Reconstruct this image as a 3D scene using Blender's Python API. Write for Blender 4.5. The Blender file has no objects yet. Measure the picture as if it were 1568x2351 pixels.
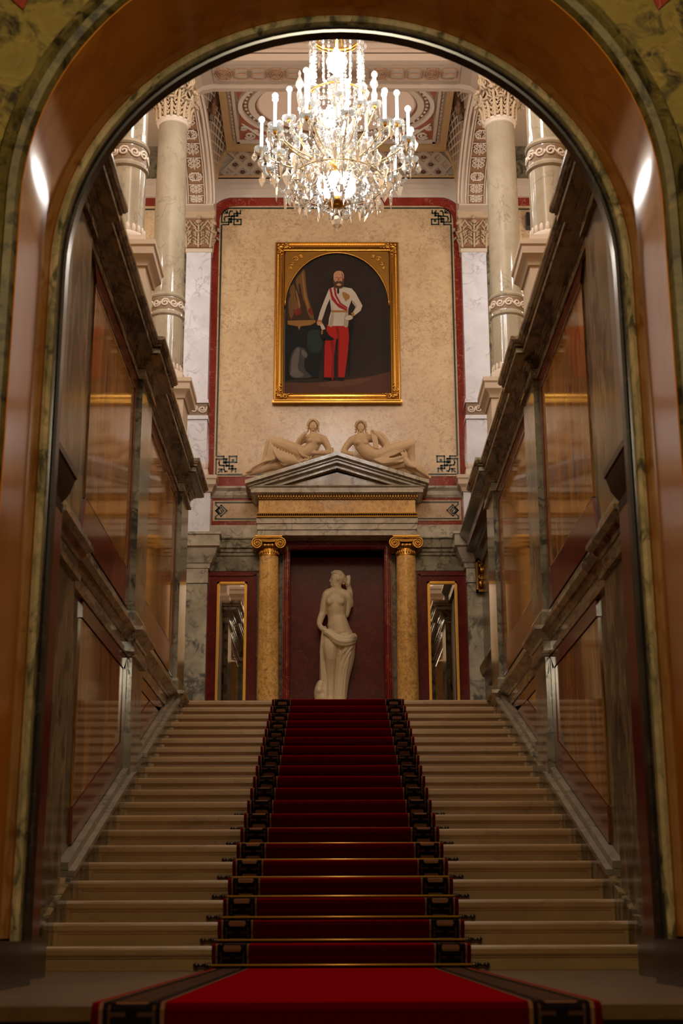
import bpy, math, random
from mathutils import Vector, Matrix, Euler
random.seed(7)
PI = math.pi
sc = bpy.context.scene
COL = sc.collection

# ------------------------------------------------------------------ camera
cam_d = bpy.data.cameras.new('camera')
cam_d.sensor_width = 36.0
cam_d.lens = 50.0
cam_d.clip_end = 200
cam = bpy.data.objects.new('camera', cam_d)
COL.objects.link(cam)
PITCH, YAW, ROLL = math.radians(16.344), math.radians(.29), math.radians(.19)
fw = Vector((math.sin(YAW)*math.cos(PITCH), math.cos(YAW)*math.cos(PITCH), math.sin(PITCH)))
rt = Vector((math.cos(YAW), -math.sin(YAW), 0))
up = rt.cross(fw)
rt, up = rt*math.cos(ROLL)-up*math.sin(ROLL), up*math.cos(ROLL)+rt*math.sin(ROLL)
cam.matrix_world = Matrix(((rt.x, up.x, -fw.x, -.036), (rt.y, up.y, -fw.y, 0), (rt.z, up.z, -fw.z, .2357), (0, 0, 0, 1)))
cam_d.dof.use_dof = True
cam_d.dof.focus_distance = 18.5
cam_d.dof.aperture_fstop = 3.6
sc.camera = cam

# ------------------------------------------------------------------ world, lights, exposure
wd = bpy.data.worlds.new('dim_interior')
sc.world = wd
wd.use_nodes = True
wd.node_tree.nodes['Background'].inputs[0].default_value = (1.0, .72, .45, 1)
wd.node_tree.nodes['Background'].inputs[1].default_value = .004
BULB = 165.0            # radiance of one candle bulb
def lamp(name, loc, power, size, color):
    d = bpy.data.lights.new(name, 'POINT')
    d.energy = power
    d.shadow_soft_size = size
    d.color = color
    o = bpy.data.objects.new(name, d)
    COL.objects.link(o)
    o.location = loc
    return o
lamp('vestibule_fill', (0, 1.5, 4.3), 430, .3, (1, .84, .56))  # unseen fill light, added to brighten the portal and lower steps
lamp('entrance_bay_fill', (0, 9.8, 10.3), 680, .4, (1, .98, .94))  # unseen fill, added to lift the back wall, near columns and risers
for _x in (-3.6, 3.6):  # unseen fills in the galleries, added to bring up ceiling and walls
    lamp('gallery_fill', (_x, 14.7, 9.2), 70, .2, (1, .94, .86))
    lamp('gallery_fill', (_x, 18.6, 9.4), 90, .25, (1, .94, .86))
sc.view_settings.view_transform = 'Standard'
sc.view_settings.look = 'None'
sc.view_settings.gamma = 1
sc.view_settings.use_curve_mapping = False
sc.view_settings.exposure = 0.0
sc.cycles.use_denoising = True
sc.cycles.max_bounces = 9
sc.cycles.diffuse_bounces = 4
sc.cycles.glossy_bounces = 5
sc.cycles.transparent_max_bounces = 24
sc.cycles.sample_clamp_indirect = 6.0

# ------------------------------------------------------------------ materials
def srgb(r, g, b):
    f = lambda c: (c/255/12.92) if c <= 10 else ((c/255+.055)/1.055)**2.4
    return (f(r), f(g), f(b), 1)
def nt(name):
    m = bpy.data.materials.new(name)
    m.use_nodes = True
    t = m.node_tree
    return m, t, t.nodes['Principled BSDF']
def L(t, a, b): t.links.new(a, b)
def plain(name, col, rough=.5, metal=0.0, grain=0.0, scale=30, spec=.5):
    m, t, p = nt(name)
    p.inputs['Base Color'].default_value = col
    p.inputs['Roughness'].default_value = rough
    p.inputs['Metallic'].default_value = metal
    p.inputs['Specular IOR Level'].default_value = spec
    if grain:
        tc = t.nodes.new('ShaderNodeTexCoord')
        n = t.nodes.new('ShaderNodeTexNoise')
        n.inputs['Scale'].default_value = scale
        n.inputs['Detail'].default_value = 5
        L(t, tc.outputs['Object'], n.inputs['Vector'])
        mx = t.nodes.new('ShaderNodeMix'); mx.data_type = 'RGBA'
        mx.inputs[6].default_value = tuple(c*(1-grain) for c in col[:3])+(1,)
        mx.inputs[7].default_value = tuple(min(1, c*(1+grain)) for c in col[:3])+(1,)
        L(t, n.outputs['Fac'], mx.inputs[0])
        L(t, mx.outputs[2], p.inputs['Base Color'])
    return m
def ramp(t, stops):
    r = t.nodes.new('ShaderNodeValToRGB')
    e = r.color_ramp.elements
    e[0].position, e[0].color = stops[0]
    e[1].position, e[1].color = stops[-1]
    for p, c in stops[1:-1]:
        q = e.new(p); q.color = c
    return r
W4 = lambda v: (v, v, v, 1)
def marble(name, a, b, vein, scale=2.0, stretch=(1, 1, 1), rough=.15, vscale=None, vwidth=.04, vamt=.8, blot=None, bscale=6, bcut=.62, bsoft=.05, bump=0, spec=.5, vdist=.55):
    m, t, p = nt(name)
    tc = t.nodes.new('ShaderNodeTexCoord')
    mp = t.nodes.new('ShaderNodeMapping')
    mp.inputs['Scale'].default_value = stretch
    oi = t.nodes.new('ShaderNodeObjectInfo')
    of = t.nodes.new('ShaderNodeVectorMath'); of.operation = 'MULTIPLY_ADD'
    L(t, oi.outputs['Random'], of.inputs[0]); of.inputs[1].default_value = (31, 17, 23); L(t, tc.outputs['Object'], of.inputs[2])
    L(t, of.outputs[0], mp.inputs['Vector'])
    n = t.nodes.new('ShaderNodeTexNoise')
    n.inputs['Scale'].default_value = scale; n.inputs['Detail'].default_value = 7
    n.inputs['Roughness'].default_value = .62; n.inputs['Distortion'].default_value = .7
    L(t, mp.outputs[0], n.inputs['Vector'])
    r = ramp(t, [(.33, a), (.68, b)])
    L(t, n.outputs['Fac'], r.inputs[0])
    col = r.outputs[0]
    if blot:
        nb = t.nodes.new('ShaderNodeTexNoise')
        nb.inputs['Scale'].default_value = bscale; nb.inputs['Detail'].default_value = 8; nb.inputs['Roughness'].default_value = .6
        nb.inputs['Distortion'].default_value = 1.0
        L(t, mp.outputs[0], nb.inputs['Vector'])
        rb = ramp(t, [(bcut-bsoft, W4(0)), (bcut+bsoft, W4(1))])
        L(t, nb.outputs['Fac'], rb.inputs[0])
        mb = t.nodes.new('ShaderNodeMix'); mb.data_type = 'RGBA'
        L(t, rb.outputs[0], mb.inputs[0]); L(t, col, mb.inputs[6]); mb.inputs[7].default_value = blot
        col = mb.outputs[2]
    nv = t.nodes.new('ShaderNodeTexNoise')
    nv.inputs['Scale'].default_value = vscale or scale*1.7
    nv.inputs['Detail'].default_value = 6; nv.inputs['Distortion'].default_value = vdist
    L(t, mp.outputs[0], nv.inputs['Vector'])
    rv = ramp(t, [(.5-vwidth, W4(0)), (.5, W4(vamt)), (.5+vwidth, W4(0))])
    L(t, nv.outputs['Fac'], rv.inputs[0])
    # break the veins up
    nk = t.nodes.new('ShaderNodeTexNoise')
    nk.inputs['Scale'].default_value = scale*.8
    L(t, mp.outputs[0], nk.inputs['Vector'])
    rk = ramp(t, [(.46, W4(0)), (.56, W4(1))])
    L(t, nk.outputs['Fac'], rk.inputs[0])
    mu = t.nodes.new('ShaderNodeMath'); mu.operation = 'MULTIPLY'
    L(t, rv.outputs[0], mu.inputs[0]); L(t, rk.outputs[0], mu.inputs[1])
    mv = t.nodes.new('ShaderNodeMix'); mv.data_type = 'RGBA'
    L(t, mu.outputs[0], mv.inputs[0]); L(t, col, mv.inputs[6]); mv.inputs[7].default_value = vein
    L(t, mv.outputs[2], p.inputs['Base Color'])
    p.inputs['Roughness'].default_value = rough
    p.inputs['Specular IOR Level'].default_value = spec
    if bump:
        bp = t.nodes.new('ShaderNodeBump'); bp.inputs['Strength'].default_value = bump
        bp.inputs['Distance'].default_value = .01
        L(t, n.outputs['Fac'], bp.inputs['Height']); L(t, bp.outputs[0], p.inputs['Normal'])
    return m

GOLDP = marble('siena_panel_marble', srgb(138, 90, 40), srgb(176, 124, 64), srgb(84, 52, 36), 2.2, (1, 1, .16), .07, 5, .05, .7, blot=srgb(112, 78, 52), bscale=4, bcut=.56, bsoft=.1, spec=.13)
PANELD = marble('brown_green_marble', srgb(92, 74, 44), srgb(140, 116, 80), srgb(40, 32, 20), 3.5, (1, 1, .4), .2, 6, .08, .8, blot=srgb(48, 42, 24), bscale=5, bcut=.52, spec=.25)
RED = marble('red_marble', srgb(112, 30, 20), srgb(138, 46, 32), srgb(186, 120, 100), 4, (1, 1, 1), .14, 9, .02, .7)
REDD = marble('deep_red_marble', srgb(84, 20, 14), srgb(108, 30, 20), srgb(150, 90, 72), 6, (1, 1, 1), .2, 16, .02, .4, spec=.25)
GREY = marble('grey_marble', srgb(150, 138, 120), srgb(196, 184, 164), srgb(84, 76, 64), 3.5, (1, 1, 1), .12, 6, .05, .7)
GREYD = marble('dark_grey_green_marble', srgb(98, 92, 72), srgb(146, 136, 112), srgb(60, 54, 44), 3.5, (1, 1, 1), .14, 6, .06, .8, blot=srgb(62, 62, 52), bscale=5, bcut=.58)
MOUT = marble('mottled_pilaster_marble', srgb(150, 138, 116), srgb(190, 178, 152), srgb(90, 84, 74), 3.0, (1, 1, 1), .14, 5, .07, .8, blot=srgb(98, 96, 88), bscale=3.4, bcut=.56)
GREEN = marble('olive_green_marble', srgb(108, 90, 34), srgb(134, 116, 54), srgb(176, 140, 78), 5, (1, 1, 1), .18, 7, .03, .3, blot=srgb(38, 32, 14), bscale=5, bcut=.57, bsoft=.07)
GREENR = marble('honed_green_marble', srgb(84, 70, 30), srgb(108, 94, 48), srgb(150, 122, 70), 5, (1, 1, 1), .5, 7, .03, .3, blot=srgb(38, 32, 14), bscale=7, bcut=.57, bsoft=.07, spec=.25)
GREENB = marble('green_bead_marble', srgb(118, 108, 74), srgb(182, 160, 116), srgb(80, 74, 50), 7, (1, 1, .5), .16, 9, .05, .4, blot=srgb(74, 72, 48), bscale=9, bcut=.58)
ORANGE = marble('amber_reveal_marble', srgb(168, 98, 20), srgb(190, 116, 32), srgb(140, 72, 24), 2.2, (1, 1, .4), .10, 3, .05, .5)
DARKM = marble('dark_brown_moulding_marble', srgb(138, 120, 94), srgb(178, 160, 132), srgb(62, 46, 32), 5, (1, .35, 1), .16, 8, .08, .75, blot=srgb(84, 66, 46), bscale=6, bcut=.56)
LILAC = marble('pale_lilac_marble', srgb(196, 194, 198), srgb(214, 212, 218), srgb(138, 132, 140), 2.2, (1, 1, 1), .2, 4, .03, .55)
CREAM = marble('cream_column_marble', srgb(144, 131, 110), srgb(164, 151, 130), srgb(104, 92, 74), 3, (1, 1, .7), .10, 5, .03, .5)
REDW = marble('brown_red_border_marble', srgb(92, 44, 30), srgb(116, 60, 42), srgb(150, 100, 80), 4, (1, 1, .4), .12, 9, .02, .4, spec=.3)
MATTG = marble('honed_grey_marble', srgb(112, 98, 78), srgb(140, 126, 104), srgb(70, 58, 46), 3.5, (1, 1, .5), .55, 6, .05, .6, spec=.2)
PEACH = marble('peach_marble', srgb(188, 158, 120), srgb(204, 176, 138), srgb(120, 78, 58), 2.2, (1, 1, 1), .25, 16, .018, .8, blot=srgb(166, 130, 96), bscale=14, bcut=.62, bsoft=.12)
GOLDC = marble('yellow_column_marble', srgb(210, 158, 82), srgb(236, 188, 112), srgb(150, 96, 50), 5, (1, 1, .8), .1, 12, .05, .5, blot=srgb(150, 98, 54), bscale=26, bcut=.60, bsoft=.12)
STONE = marble('stair_limestone', srgb(134, 100, 60), srgb(154, 120, 78), srgb(98, 68, 40), 3, (.35, 1, 1), .32, 5, .02, .4)
FLOORM = marble('landing_stone', srgb(76, 52, 24), srgb(90, 64, 32), srgb(60, 40, 20), 2, (.6, 1, 1), .35, 4, .03, .4)
BLACKM = marble('black_plinth_marble', srgb(30, 24, 20), srgb(48, 40, 32), srgb(80, 70, 54), 5, (1, 1, 1), .2, 7, .03, .5)
CAPST = plain('capital_stone', srgb(176, 152, 122), .6, 0, .08, 10)
PALEB = plain('pale_brass', srgb(226, 200, 150), .3, .35)
BANDBG = plain('umber_band_ground', srgb(118, 92, 66), .6, 0, .15, 25)
STUC = plain('ivory_stucco', srgb(190, 168, 144), .6, 0, .06, 6)
STUCW = plain('white_stucco', srgb(200, 182, 164), .55, 0, .05, 8)
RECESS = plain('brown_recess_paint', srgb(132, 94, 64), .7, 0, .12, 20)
RECRED = plain('terracotta_recess_paint', srgb(160, 92, 64), .7, 0, .12, 20)
BEAMST = plain('beam_stucco', srgb(158, 136, 116), .6, 0, .05, 8)
OLIVEG = plain('dull_gold_moulding', srgb(196, 162, 114), .45, .15, .08, 12)
CEILP = plain('ceiling_panel_plaster', srgb(232, 208, 190), .75, 0, .03, 2)
STATUE = plain('aged_cream_stone', srgb(216, 196, 158), .55, 0, .06, 9)
RELIEF = plain('warm_plaster_sculpture', srgb(200, 168, 128), .6, 0, .06, 9)
GILT = plain('burnished_gilt', srgb(196, 146, 66), .32, 1.0, .15, 14)
GILTD = plain('antique_gilt', srgb(140, 98, 42), .45, 1.0, .2, 20)
BRASS = plain('brass', srgb(232, 170, 70), .35, .55)
STRG = marble('stringer_marble', srgb(112, 100, 82), srgb(136, 122, 102), srgb(70, 60, 48), 3.5, (1, 1, 1), .25, 6, .04, .6)
DARKBR = plain('dark_bronze', srgb(60, 44, 30), .35, .8)
INLAY = plain('dark_green_inlay', srgb(42, 52, 44), .25, 0, .15, 25)
MIRROR = plain('mirror_silver', (.86, .86, .84, 1), .01, 1.0)
CARPET = plain('crimson_carpet', srgb(42, 0, 2), .95, 0, .18, 160, .0)
_p = CARPET.node_tree.nodes['Principled BSDF']
_p.inputs['Sheen Weight'].default_value = .8; _p.inputs['Sheen Roughness'].default_value = .55; _p.inputs['Sheen Tint'].default_value = (1.0, .0, .01, 1)
SPEAKER = plain('black_plastic', srgb(22, 22, 28), .4)
CANDLE = None

def carpet_border():
    m, t, p = nt('woven_carpet_border')
    p.inputs['Roughness'].default_value = .95
    p.inputs['Specular IOR Level'].default_value = .05
    tc = t.nodes.new('ShaderNodeTexCoord')
    sp = t.nodes.new('ShaderNodeSeparateXYZ')
    L(t, tc.outputs['UV'], sp.inputs[0])
    def math_(op, a, b=None, c=None):
        n = t.nodes.new('ShaderNodeMath'); n.operation = op
        for i, v in enumerate((a, b, c)):
            if v is None: continue
            if isinstance(v, (int, float)): n.inputs[i].default_value = v
            else: L(t, v, n.inputs[i])
        return n.outputs[0]
    u, v = sp.outputs[0], sp.outputs[1]
    au = math_('ABSOLUTE', math_('SUBTRACT', u, .5))
    line = math_('COMPARE', au, .46, .03)                     # two tan stripes at the edges
    fv = math_('FRACT', math_('DIVIDE', v, .115))
    av = math_('ABSOLUTE', math_('SUBTRACT', fv, .5))
    bar = math_('MULTIPLY', math_('LESS_THAN', av, .17), math_('LESS_THAN', au, math_('SUBTRACT', .27, math_('MULTIPLY', av, .25))))
    fv2 = math_('FRACT', math_('ADD', math_('DIVIDE', v, .115), .5))
    av2 = math_('ABSOLUTE', math_('SUBTRACT', fv2, .5))
    hook = math_('MULTIPLY', math_('LESS_THAN', av2, .06), math_('COMPARE', au, .22, .13))
    side = math_('MULTIPLY', math_('COMPARE', au, .335, .02), math_('LESS_THAN', av2, .3))
    thin = math_('MAXIMUM', hook, side)
    mx = t.nodes.new('ShaderNodeMix'); mx.data_type = 'RGBA'
    mx.inputs[6].default_value = srgb(14, 7, 6); mx.inputs[7].default_value = srgb(104, 66, 42)
    L(t, math_('MAXIMUM', math_('MAXIMUM', line, bar), math_('MULTIPLY', thin, .35)), mx.inputs[0])
    L(t, mx.outputs[2], p.inputs['Base Color'])
    return m
BORDER = carpet_border()

def crystal_mat():
    m = bpy.data.materials.new('cut_crystal'); m.use_nodes = True
    t = m.node_tree; t.nodes.clear()
    o = t.nodes.new('ShaderNodeOutputMaterial')
    g = t.nodes.new('ShaderNodeBsdfGlossy'); g.inputs['Roughness'].default_value = .06
    tr = t.nodes.new('ShaderNodeBsdfTransparent'); tr.inputs[0].default_value = (.97, .97, .95, 1)
    fr = t.nodes.new('ShaderNodeFresnel'); fr.inputs[0].default_value = 2.6
    mx = t.nodes.new('ShaderNodeMixShader')
    L(t, fr.outputs[0], mx.inputs[0]); L(t, tr.outputs[0], mx.inputs[1]); L(t, g.outputs[0], mx.inputs[2])
    df = t.nodes.new('ShaderNodeBsdfDiffuse'); df.inputs[0].default_value = (.95, .94, .9, 1)
    tl = t.nodes.new('ShaderNodeBsdfTranslucent'); tl.inputs[0].default_value = (.95, .94, .9, 1)
    m2 = t.nodes.new('ShaderNodeMixShader'); m2.inputs[0].default_value = .5
    L(t, df.outputs[0], m2.inputs[1]); L(t, tl.outputs[0], m2.inputs[2])
    m3 = t.nodes.new('ShaderNodeMixShader'); m3.inputs[0].default_value = .10
    L(t, mx.outputs[0], m3.inputs[1]); L(t, m2.outputs[0], m3.inputs[2])
    L(t, m3.outputs[0], o.inputs[0])
    return m
CRYSTAL = crystal_mat()
def glow(name, col, s):
    m, t, p = nt(name)
    p.inputs['Base Color'].default_value = (1, 1, 1, 1)
    p.inputs['Emission Color'].default_value = col
    p.inputs['Emission Strength'].default_value = s
    return m
GLOWGLASS = glow('glowing_stem_glass', (1, .96, .92, 1), 2.5)  # glow put into the stem glass to whiten the chandelier's middle
BULBM = glow('lit_bulb', (1, .99, .97, 1), BULB)
CANDLE = glow('lit_candle_tube', (1, .96, .92, 1), 7.0)

# ------------------------------------------------------------------ mesh helpers
class MB:
    def __init__(s): s.v = []; s.f = []; s.m = []; s.uv = {}
    def face(s, pts, mat=0, uvs=None):
        i = len(s.v); s.v += [tuple(p) for p in pts]
        if uvs: s.uv[len(s.f)] = uvs
        s.f.append(tuple(range(i, i+len(pts)))); s.m.append(mat)
    def box(s, x0, x1, y0, y1, z0, z1, mat=0):
        if x0 > x1: x0, x1 = x1, x0
        i = len(s.v)
        s.v += [(x, y, z) for z in (z0, z1) for y in (y0, y1) for x in (x0, x1)]
        for q in ((0, 2, 3, 1), (4, 5, 7, 6), (0, 1, 5, 4), (2, 6, 7, 3), (0, 4, 6, 2), (1, 3, 7, 5)):
            s.f.append(tuple(i+k for k in q)); s.m.append(mat)
    def prism(s, poly, vec, mat=0, cap=True):
        """extrude a planar polygon (list of 3d points) along vec"""
        i, n = len(s.v), len(poly)
        v = Vector(vec)
        s.v += [tuple(p) for p in poly]+[tuple(Vector(p)+v) for p in poly]
        for k in range(n):
            s.f.append((i+k, i+(k+1) % n, i+n+(k+1) % n, i+n+k)); s.m.append(mat)
        if cap:
            s.f.append(tuple(i+k for k in range(n))[::-1]); s.m.append(mat)
            s.f.append(tuple(i+n+k for k in range(n))); s.m.append(mat)
    def rings(s, rings, mat=0, closed=True, cap=True):
        i, n = len(s.v), len(rings[0])
        for r in rings: s.v += [tuple(p) for p in r]
        for a in range(len(rings)-1):
            for k in range(n if closed else n-1):
                k2 = (k+1) % n
                s.f.append((i+a*n+k, i+a*n+k2, i+(a+1)*n+k2, i+(a+1)*n+k)); s.m.append(mat)
        if cap and closed:
            s.f.append(tuple(i+k for k in range(n))[::-1]); s.m.append(mat)
            s.f.append(tuple(i+(len(rings)-1)*n+k for k in range(n))); s.m.append(mat)
    def lathe(s, prof, c=(0, 0, 0), n=20, mat=0, cap=True):
        s.rings([[(c[0]+r*math.cos(2*PI*k/n), c[1]+r*math.sin(2*PI*k/n), c[2]+z) for k in range(n)] for r, z in prof], mat, True, cap)
    def tube(s, path, r, n=7, mat=0):
        P = [Vector(p) for p in path]
        R = r if isinstance(r, (list, tuple)) else [r]*len(P)
        rings = []; ref = None
        for k, p in enumerate(P):
            d = (P[min(k+1, len(P)-1)]-P[max(k-1, 0)])
            d = d.normalized() if d.length > 1e-9 else Vector((0, 0, 1))
            if ref is None: ref = Vector((0, 0, 1)) if abs(d.z) < .9 else Vector((1, 0, 0))
            a = d.cross(ref)
            if a.length < 1e-6: a = d.cross(Vector((0, 1, 0)))
            a.normalize(); b = a.cross(d).normalized(); ref = b
            rings.append([p+(a*math.cos(2*PI*j/n)+b*math.sin(2*PI*j/n))*R[k] for j in range(n)])
        s.rings(rings, mat)
    def capsule(s, path, r, n=10, mat=0):
        """tube with rounded ends"""
        P = [Vector(p) for p in path]
        R = list(r) if isinstance(r, (list, tuple)) else [r]*len(P)
        if 2 < len(P) < 8:      # round the spine and the taper
            Q = catmull([Vector((p.x, p.y, p.z, q)) for p, q in zip(P, R)], 4, False)
            P = [q.to_3d() for q in Q]; R = [max(.002, q[3]) for q in Q]
            n = max(n, 12) if max(R) > .05 else n
        d0 = (P[0]-P[1]).normalized(); d1 = (P[-1]-P[-2]).normalized()
        pre = [(P[0]+d0*R[0]*math.sin(a), R[0]*math.cos(a)) for a in (1.45, 1.1, .6)]
        post = [(P[-1]+d1*R[-1]*math.sin(a), R[-1]*math.cos(a)) for a in (.6, 1.1, 1.45)]
        s.tube([p for p, _ in pre]+P+[p for p, _ in post], [q for _, q in pre]+R+[q for _, q in post], n, mat)
    def ell(s, c, r, rot=(0, 0, 0), n=14, mat=0):
        M = Euler(rot).to_matrix(); c = Vector(c)
        rings = []
        for a in range(9):
            t = -PI/2+PI*(a+.12)/8.24
            rings.append([c+M @ Vector((r[0]*math.cos(t)*math.cos(2*PI*k/n), r[1]*math.cos(t)*math.sin(2*PI*k/n), r[2]*math.sin(t))) for k in range(n)])
        s.rings(rings, mat)
    def sphere(s, c, r, n=10, mat=0): s.ell(c, (r, r, r), (0, 0, 0), n, mat)
    def mesh(s, name, mats, smooth=False):
        me = bpy.data.meshes.new(name)
        me.from_pydata(s.v, [], s.f)
        for m in (mats if isinstance(mats, (list, tuple)) else [mats]): me.materials.append(m)
        me.polygons.foreach_set('material_index', s.m)
        if smooth: me.polygons.foreach_set('use_smooth', [True]*len(s.f))
        if s.uv:
            ul = me.uv_layers.new(name='UVMap')
            for pi, uvs in s.uv.items():
                for li, q in zip(me.polygons[pi].loop_indices, uvs): ul.data[li].uv = q
        me.update()
        return me
    def build(s, name, mats, parent=None, smooth=False, angle=None):
        me = s.mesh(name, mats, smooth or angle is not None)
        o = bpy.data.objects.new(name, me)
        COL.objects.link(o)
        if parent: o.parent = parent
        if angle is not None: sharp(me, angle)
        return o
def sharp(me, deg):
    """smooth shading with edges sharper than deg kept crisp"""
    import bmesh
    b = bmesh.new(); b.from_mesh(me)
    bmesh.ops.remove_doubles(b, verts=b.verts, dist=1e-5)
    bmesh.ops.recalc_face_normals(b, faces=b.faces)
    lim = math.radians(deg)
    for e in b.edges:
        e.smooth = not (len(e.link_faces) == 2 and e.calc_face_angle(0) > lim)
    b.to_mesh(me); b.free()
def inst(me, name, parent=None, loc=(0, 0, 0), rot=(0, 0, 0), scale=(1, 1, 1)):
    o = bpy.data.objects.new(name, me); COL.objects.link(o)
    o.location = loc; o.rotation_euler = rot; o.scale = scale
    if parent: o.parent = parent
    return o
def tag(o, label=None, cat=None, group=None, kind=None):
    if label: o['label'] = label
    if cat: o['category'] = cat
    if group: o['group'] = group
    if kind: o['kind'] = kind
    return o
def empty(name, loc=(0, 0, 0), rz=0, **k):
    o = bpy.data.objects.new(name, None); COL.objects.link(o)
    o.location = loc; o.rotation_euler = (0, 0, rz); o.empty_display_size = .2
    return tag(o, **k)
def structure(name, label=None, cat=None):
    return empty(name, label=label, cat=cat, kind='structure')
def copy_tree(o, parent=None):
    c = o.copy(); COL.objects.link(c)
    if parent: c.parent = parent
    for ch in list(o.children): copy_tree(ch, c)
    return c
def sculpt(mb, name, mat, parent, voxel=.010, smooth=2):
    """fuse overlapping closed shapes into one continuous surface"""
    me = mb.mesh(name+'_rough', mat)
    o = bpy.data.objects.new(name, me); COL.objects.link(o)
    r = o.modifiers.new('r', 'REMESH'); r.mode = 'VOXEL'; r.voxel_size = voxel; r.use_smooth_shade = True
    s = o.modifiers.new('s', 'SMOOTH'); s.factor = .5; s.iterations = smooth
    dg = bpy.context.evaluated_depsgraph_get()
    new = bpy.data.meshes.new_from_object(o.evaluated_get(dg))
    new.name = name
    o.modifiers.clear(); o.data = new
    bpy.data.meshes.remove(me)
    new.materials.clear(); new.materials.append(mat)
    new.polygons.foreach_set('use_smooth', [True]*len(new.polygons))
    if parent: o.parent = parent
    return o
def sweep(mb, path, prof, mat=0, closed_prof=True):
    """moulding: plan path [(x,y)], profile [(out,z)], 'out' is to the left of the path"""
    n = len(path); offs = []
    for i in range(n):
        def nrm(a, b):
            d = Vector((b[0]-a[0], b[1]-a[1])); d.normalize(); return Vector((-d.y, d.x))
        if i == 0: m = nrm(path[0], path[1])
        elif i == n-1: m = nrm(path[-2], path[-1])
        else:
            a, b = nrm(path[i-1], path[i]), nrm(path[i], path[i+1])
            m = (a+b)/(1+a.dot(b)) if a.dot(b) > -.99 else a
        offs.append(m)
    rings = [[(path[i][0]+offs[i].x*o, path[i][1]+offs[i].y*o, z) for o, z in prof] for i in range(n)]
    mb.rings(rings, mat, True, True)
def arc(cx, cy, r, a0, a1, n):
    return [(cx+r*math.cos(a0+(a1-a0)*k/n), cy+r*math.sin(a0+(a1-a0)*k/n)) for k in range(n+1)]
def spiral(cx, cz, r0, turns, a0, sgn=1, n=26, shrink=.12):
    out = []
    for k in range(n+1):
        t = k/n; r = r0*(1-t)+r0*shrink*t
        out.append((cx+r*math.cos(a0+sgn*t*turns*2*PI), cz+r*math.sin(a0+sgn*t*turns*2*PI)))
    return out
def catmull(pts, n=4, closed=True):
    P = [Vector(p) for p in pts]; out = []; N = len(P)
    for i in range(N if closed else N-1):
        g = lambda k: P[k % N] if closed else P[max(0, min(N-1, k))]
        p0, p1, p2, p3 = g(i-1), g(i), g(i+1), g(i+2)
        for k in range(n):
            t = k/n
            out.append(.5*((2*p1)+(-p0+p2)*t+(2*p0-5*p1+4*p2-p3)*t*t+(-p0+3*p1-3*p2+p3)*t**3))
    if not closed: out.append(P[-1])
    return out
ORD = ['lowest', 'second', 'third', 'fourth', 'fifth', 'sixth', 'seventh', 'eighth', 'ninth', 'tenth', 'eleventh', 'twelfth']

# ================================================================== LARGE STRUCTURE
Y1, TREAD, RISE, NST = 8.845, .405, .14, 20
YT = Y1+TREAD*(NST-1)
ZT = RISE*NST
XW, XP = 1.90, 1.835

# floor of the lower landing, with the dark steps that lead up to it
fl = structure('floor')
b = MB(); b.box(-3.2, 3.2, 4.87, 7.75, -.14, -.001); b.box(-1.9, 1.9, 7.75, Y1+.6, -.14, -.001); b.build('landing_slab', FLOORM, fl)
b = MB(); b.box(-3.2, 3.2, 4.83, 4.87, -.045, 0); b.box(-3.2, 3.2, 4.87, 5.15, -.02, .0); b.build('nosing', FLOORM, fl)
for k in range(4):
    b = MB(); b.box(-3.2, 3.2, 4.86-.36*(k+1)-.02, 4.87-.36*k, -.14*(k+2), -.14*(k+1)); b.build('lower_step', BLACKM, fl)
b = MB(); b.box(-3.2, 3.2, -3.5, 3.5, -.8, -.7); b.build('vestibule_floor', BLACKM, fl)

lf = structure('landing_floor')
b = MB(); b.box(-4.6, 4.6, YT+.4, 20.9, ZT-.2, ZT-.001); b.build('floor_slab', STONE, lf)

# staircase
stair = empty('staircase', (0, Y1, 0), label='wide limestone staircase with twenty moulded steps rising to the niche', cat='staircase')
def step_mesh(half=1.797):
    b = MB()
    prof = [(.014, 0), (.003, -.008), (0, -.02), (0, -.046), (.006, -.056), (.012, -.059), (.016, -.07), (.022, -.074), (.022, -.14), (.47, -.14), (.47, 0)]
    b.prism([(-half, y, z) for y, z in prof], (2*half, 0, 0))
    for s in (-1, 1): b.box(s*half, s*(half-.028), .01, .05, -.14, -.05)
    return b.mesh('step', STONE)
sm = step_mesh()
for k in range(NST):
    o = inst(sm, 'step', stair, (0, TREAD*k, RISE*(k+1)))

# ------------------------------------------------------------------ side walls
ENT = [(0, 5.20), (.032, 5.20), (.032, 5.226), (.006, 5.23), (.006, 5.306), (.03, 5.31), (.03, 5.328), (.05, 5.333), (.05, 5.352), (.075, 5.357), (.075, 5.382), (.095, 5.387), (.15, 5.388), (.15, 5.40), (.168, 5.40), (.168, 5.448), (.15, 5.45), (.15, 5.462), (.186, 5.465), (.186, 5.485), (.202, 5.49), (.22, 5.515), (.22, 5.55), (0, 5.56)]
CAPD = [(0, 2.70), (.022, 2.70), (.03, 2.725), (.05, 2.745), (.06, 2.765), (.092, 2.785), (.10, 2.79), (.10, 2.825), (.02, 2.845), (0, 2.845)]
DADF = [(0, 2.56), (.03, 2.56), (.036, 2.60), (.014, 2.61), (.014, 2.70), (0, 2.70)]
def wallpoly(mb, s, pts, t=.012, x=XW, mat=0):
    """slab on a side wall: pts are (y,z)"""
    mb.prism([(s*x, y, z) for y, z in pts], (-s*t, 0, 0), mat)
def nose(y): return RISE+(y-Y1)*RISE/TREAD
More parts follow.
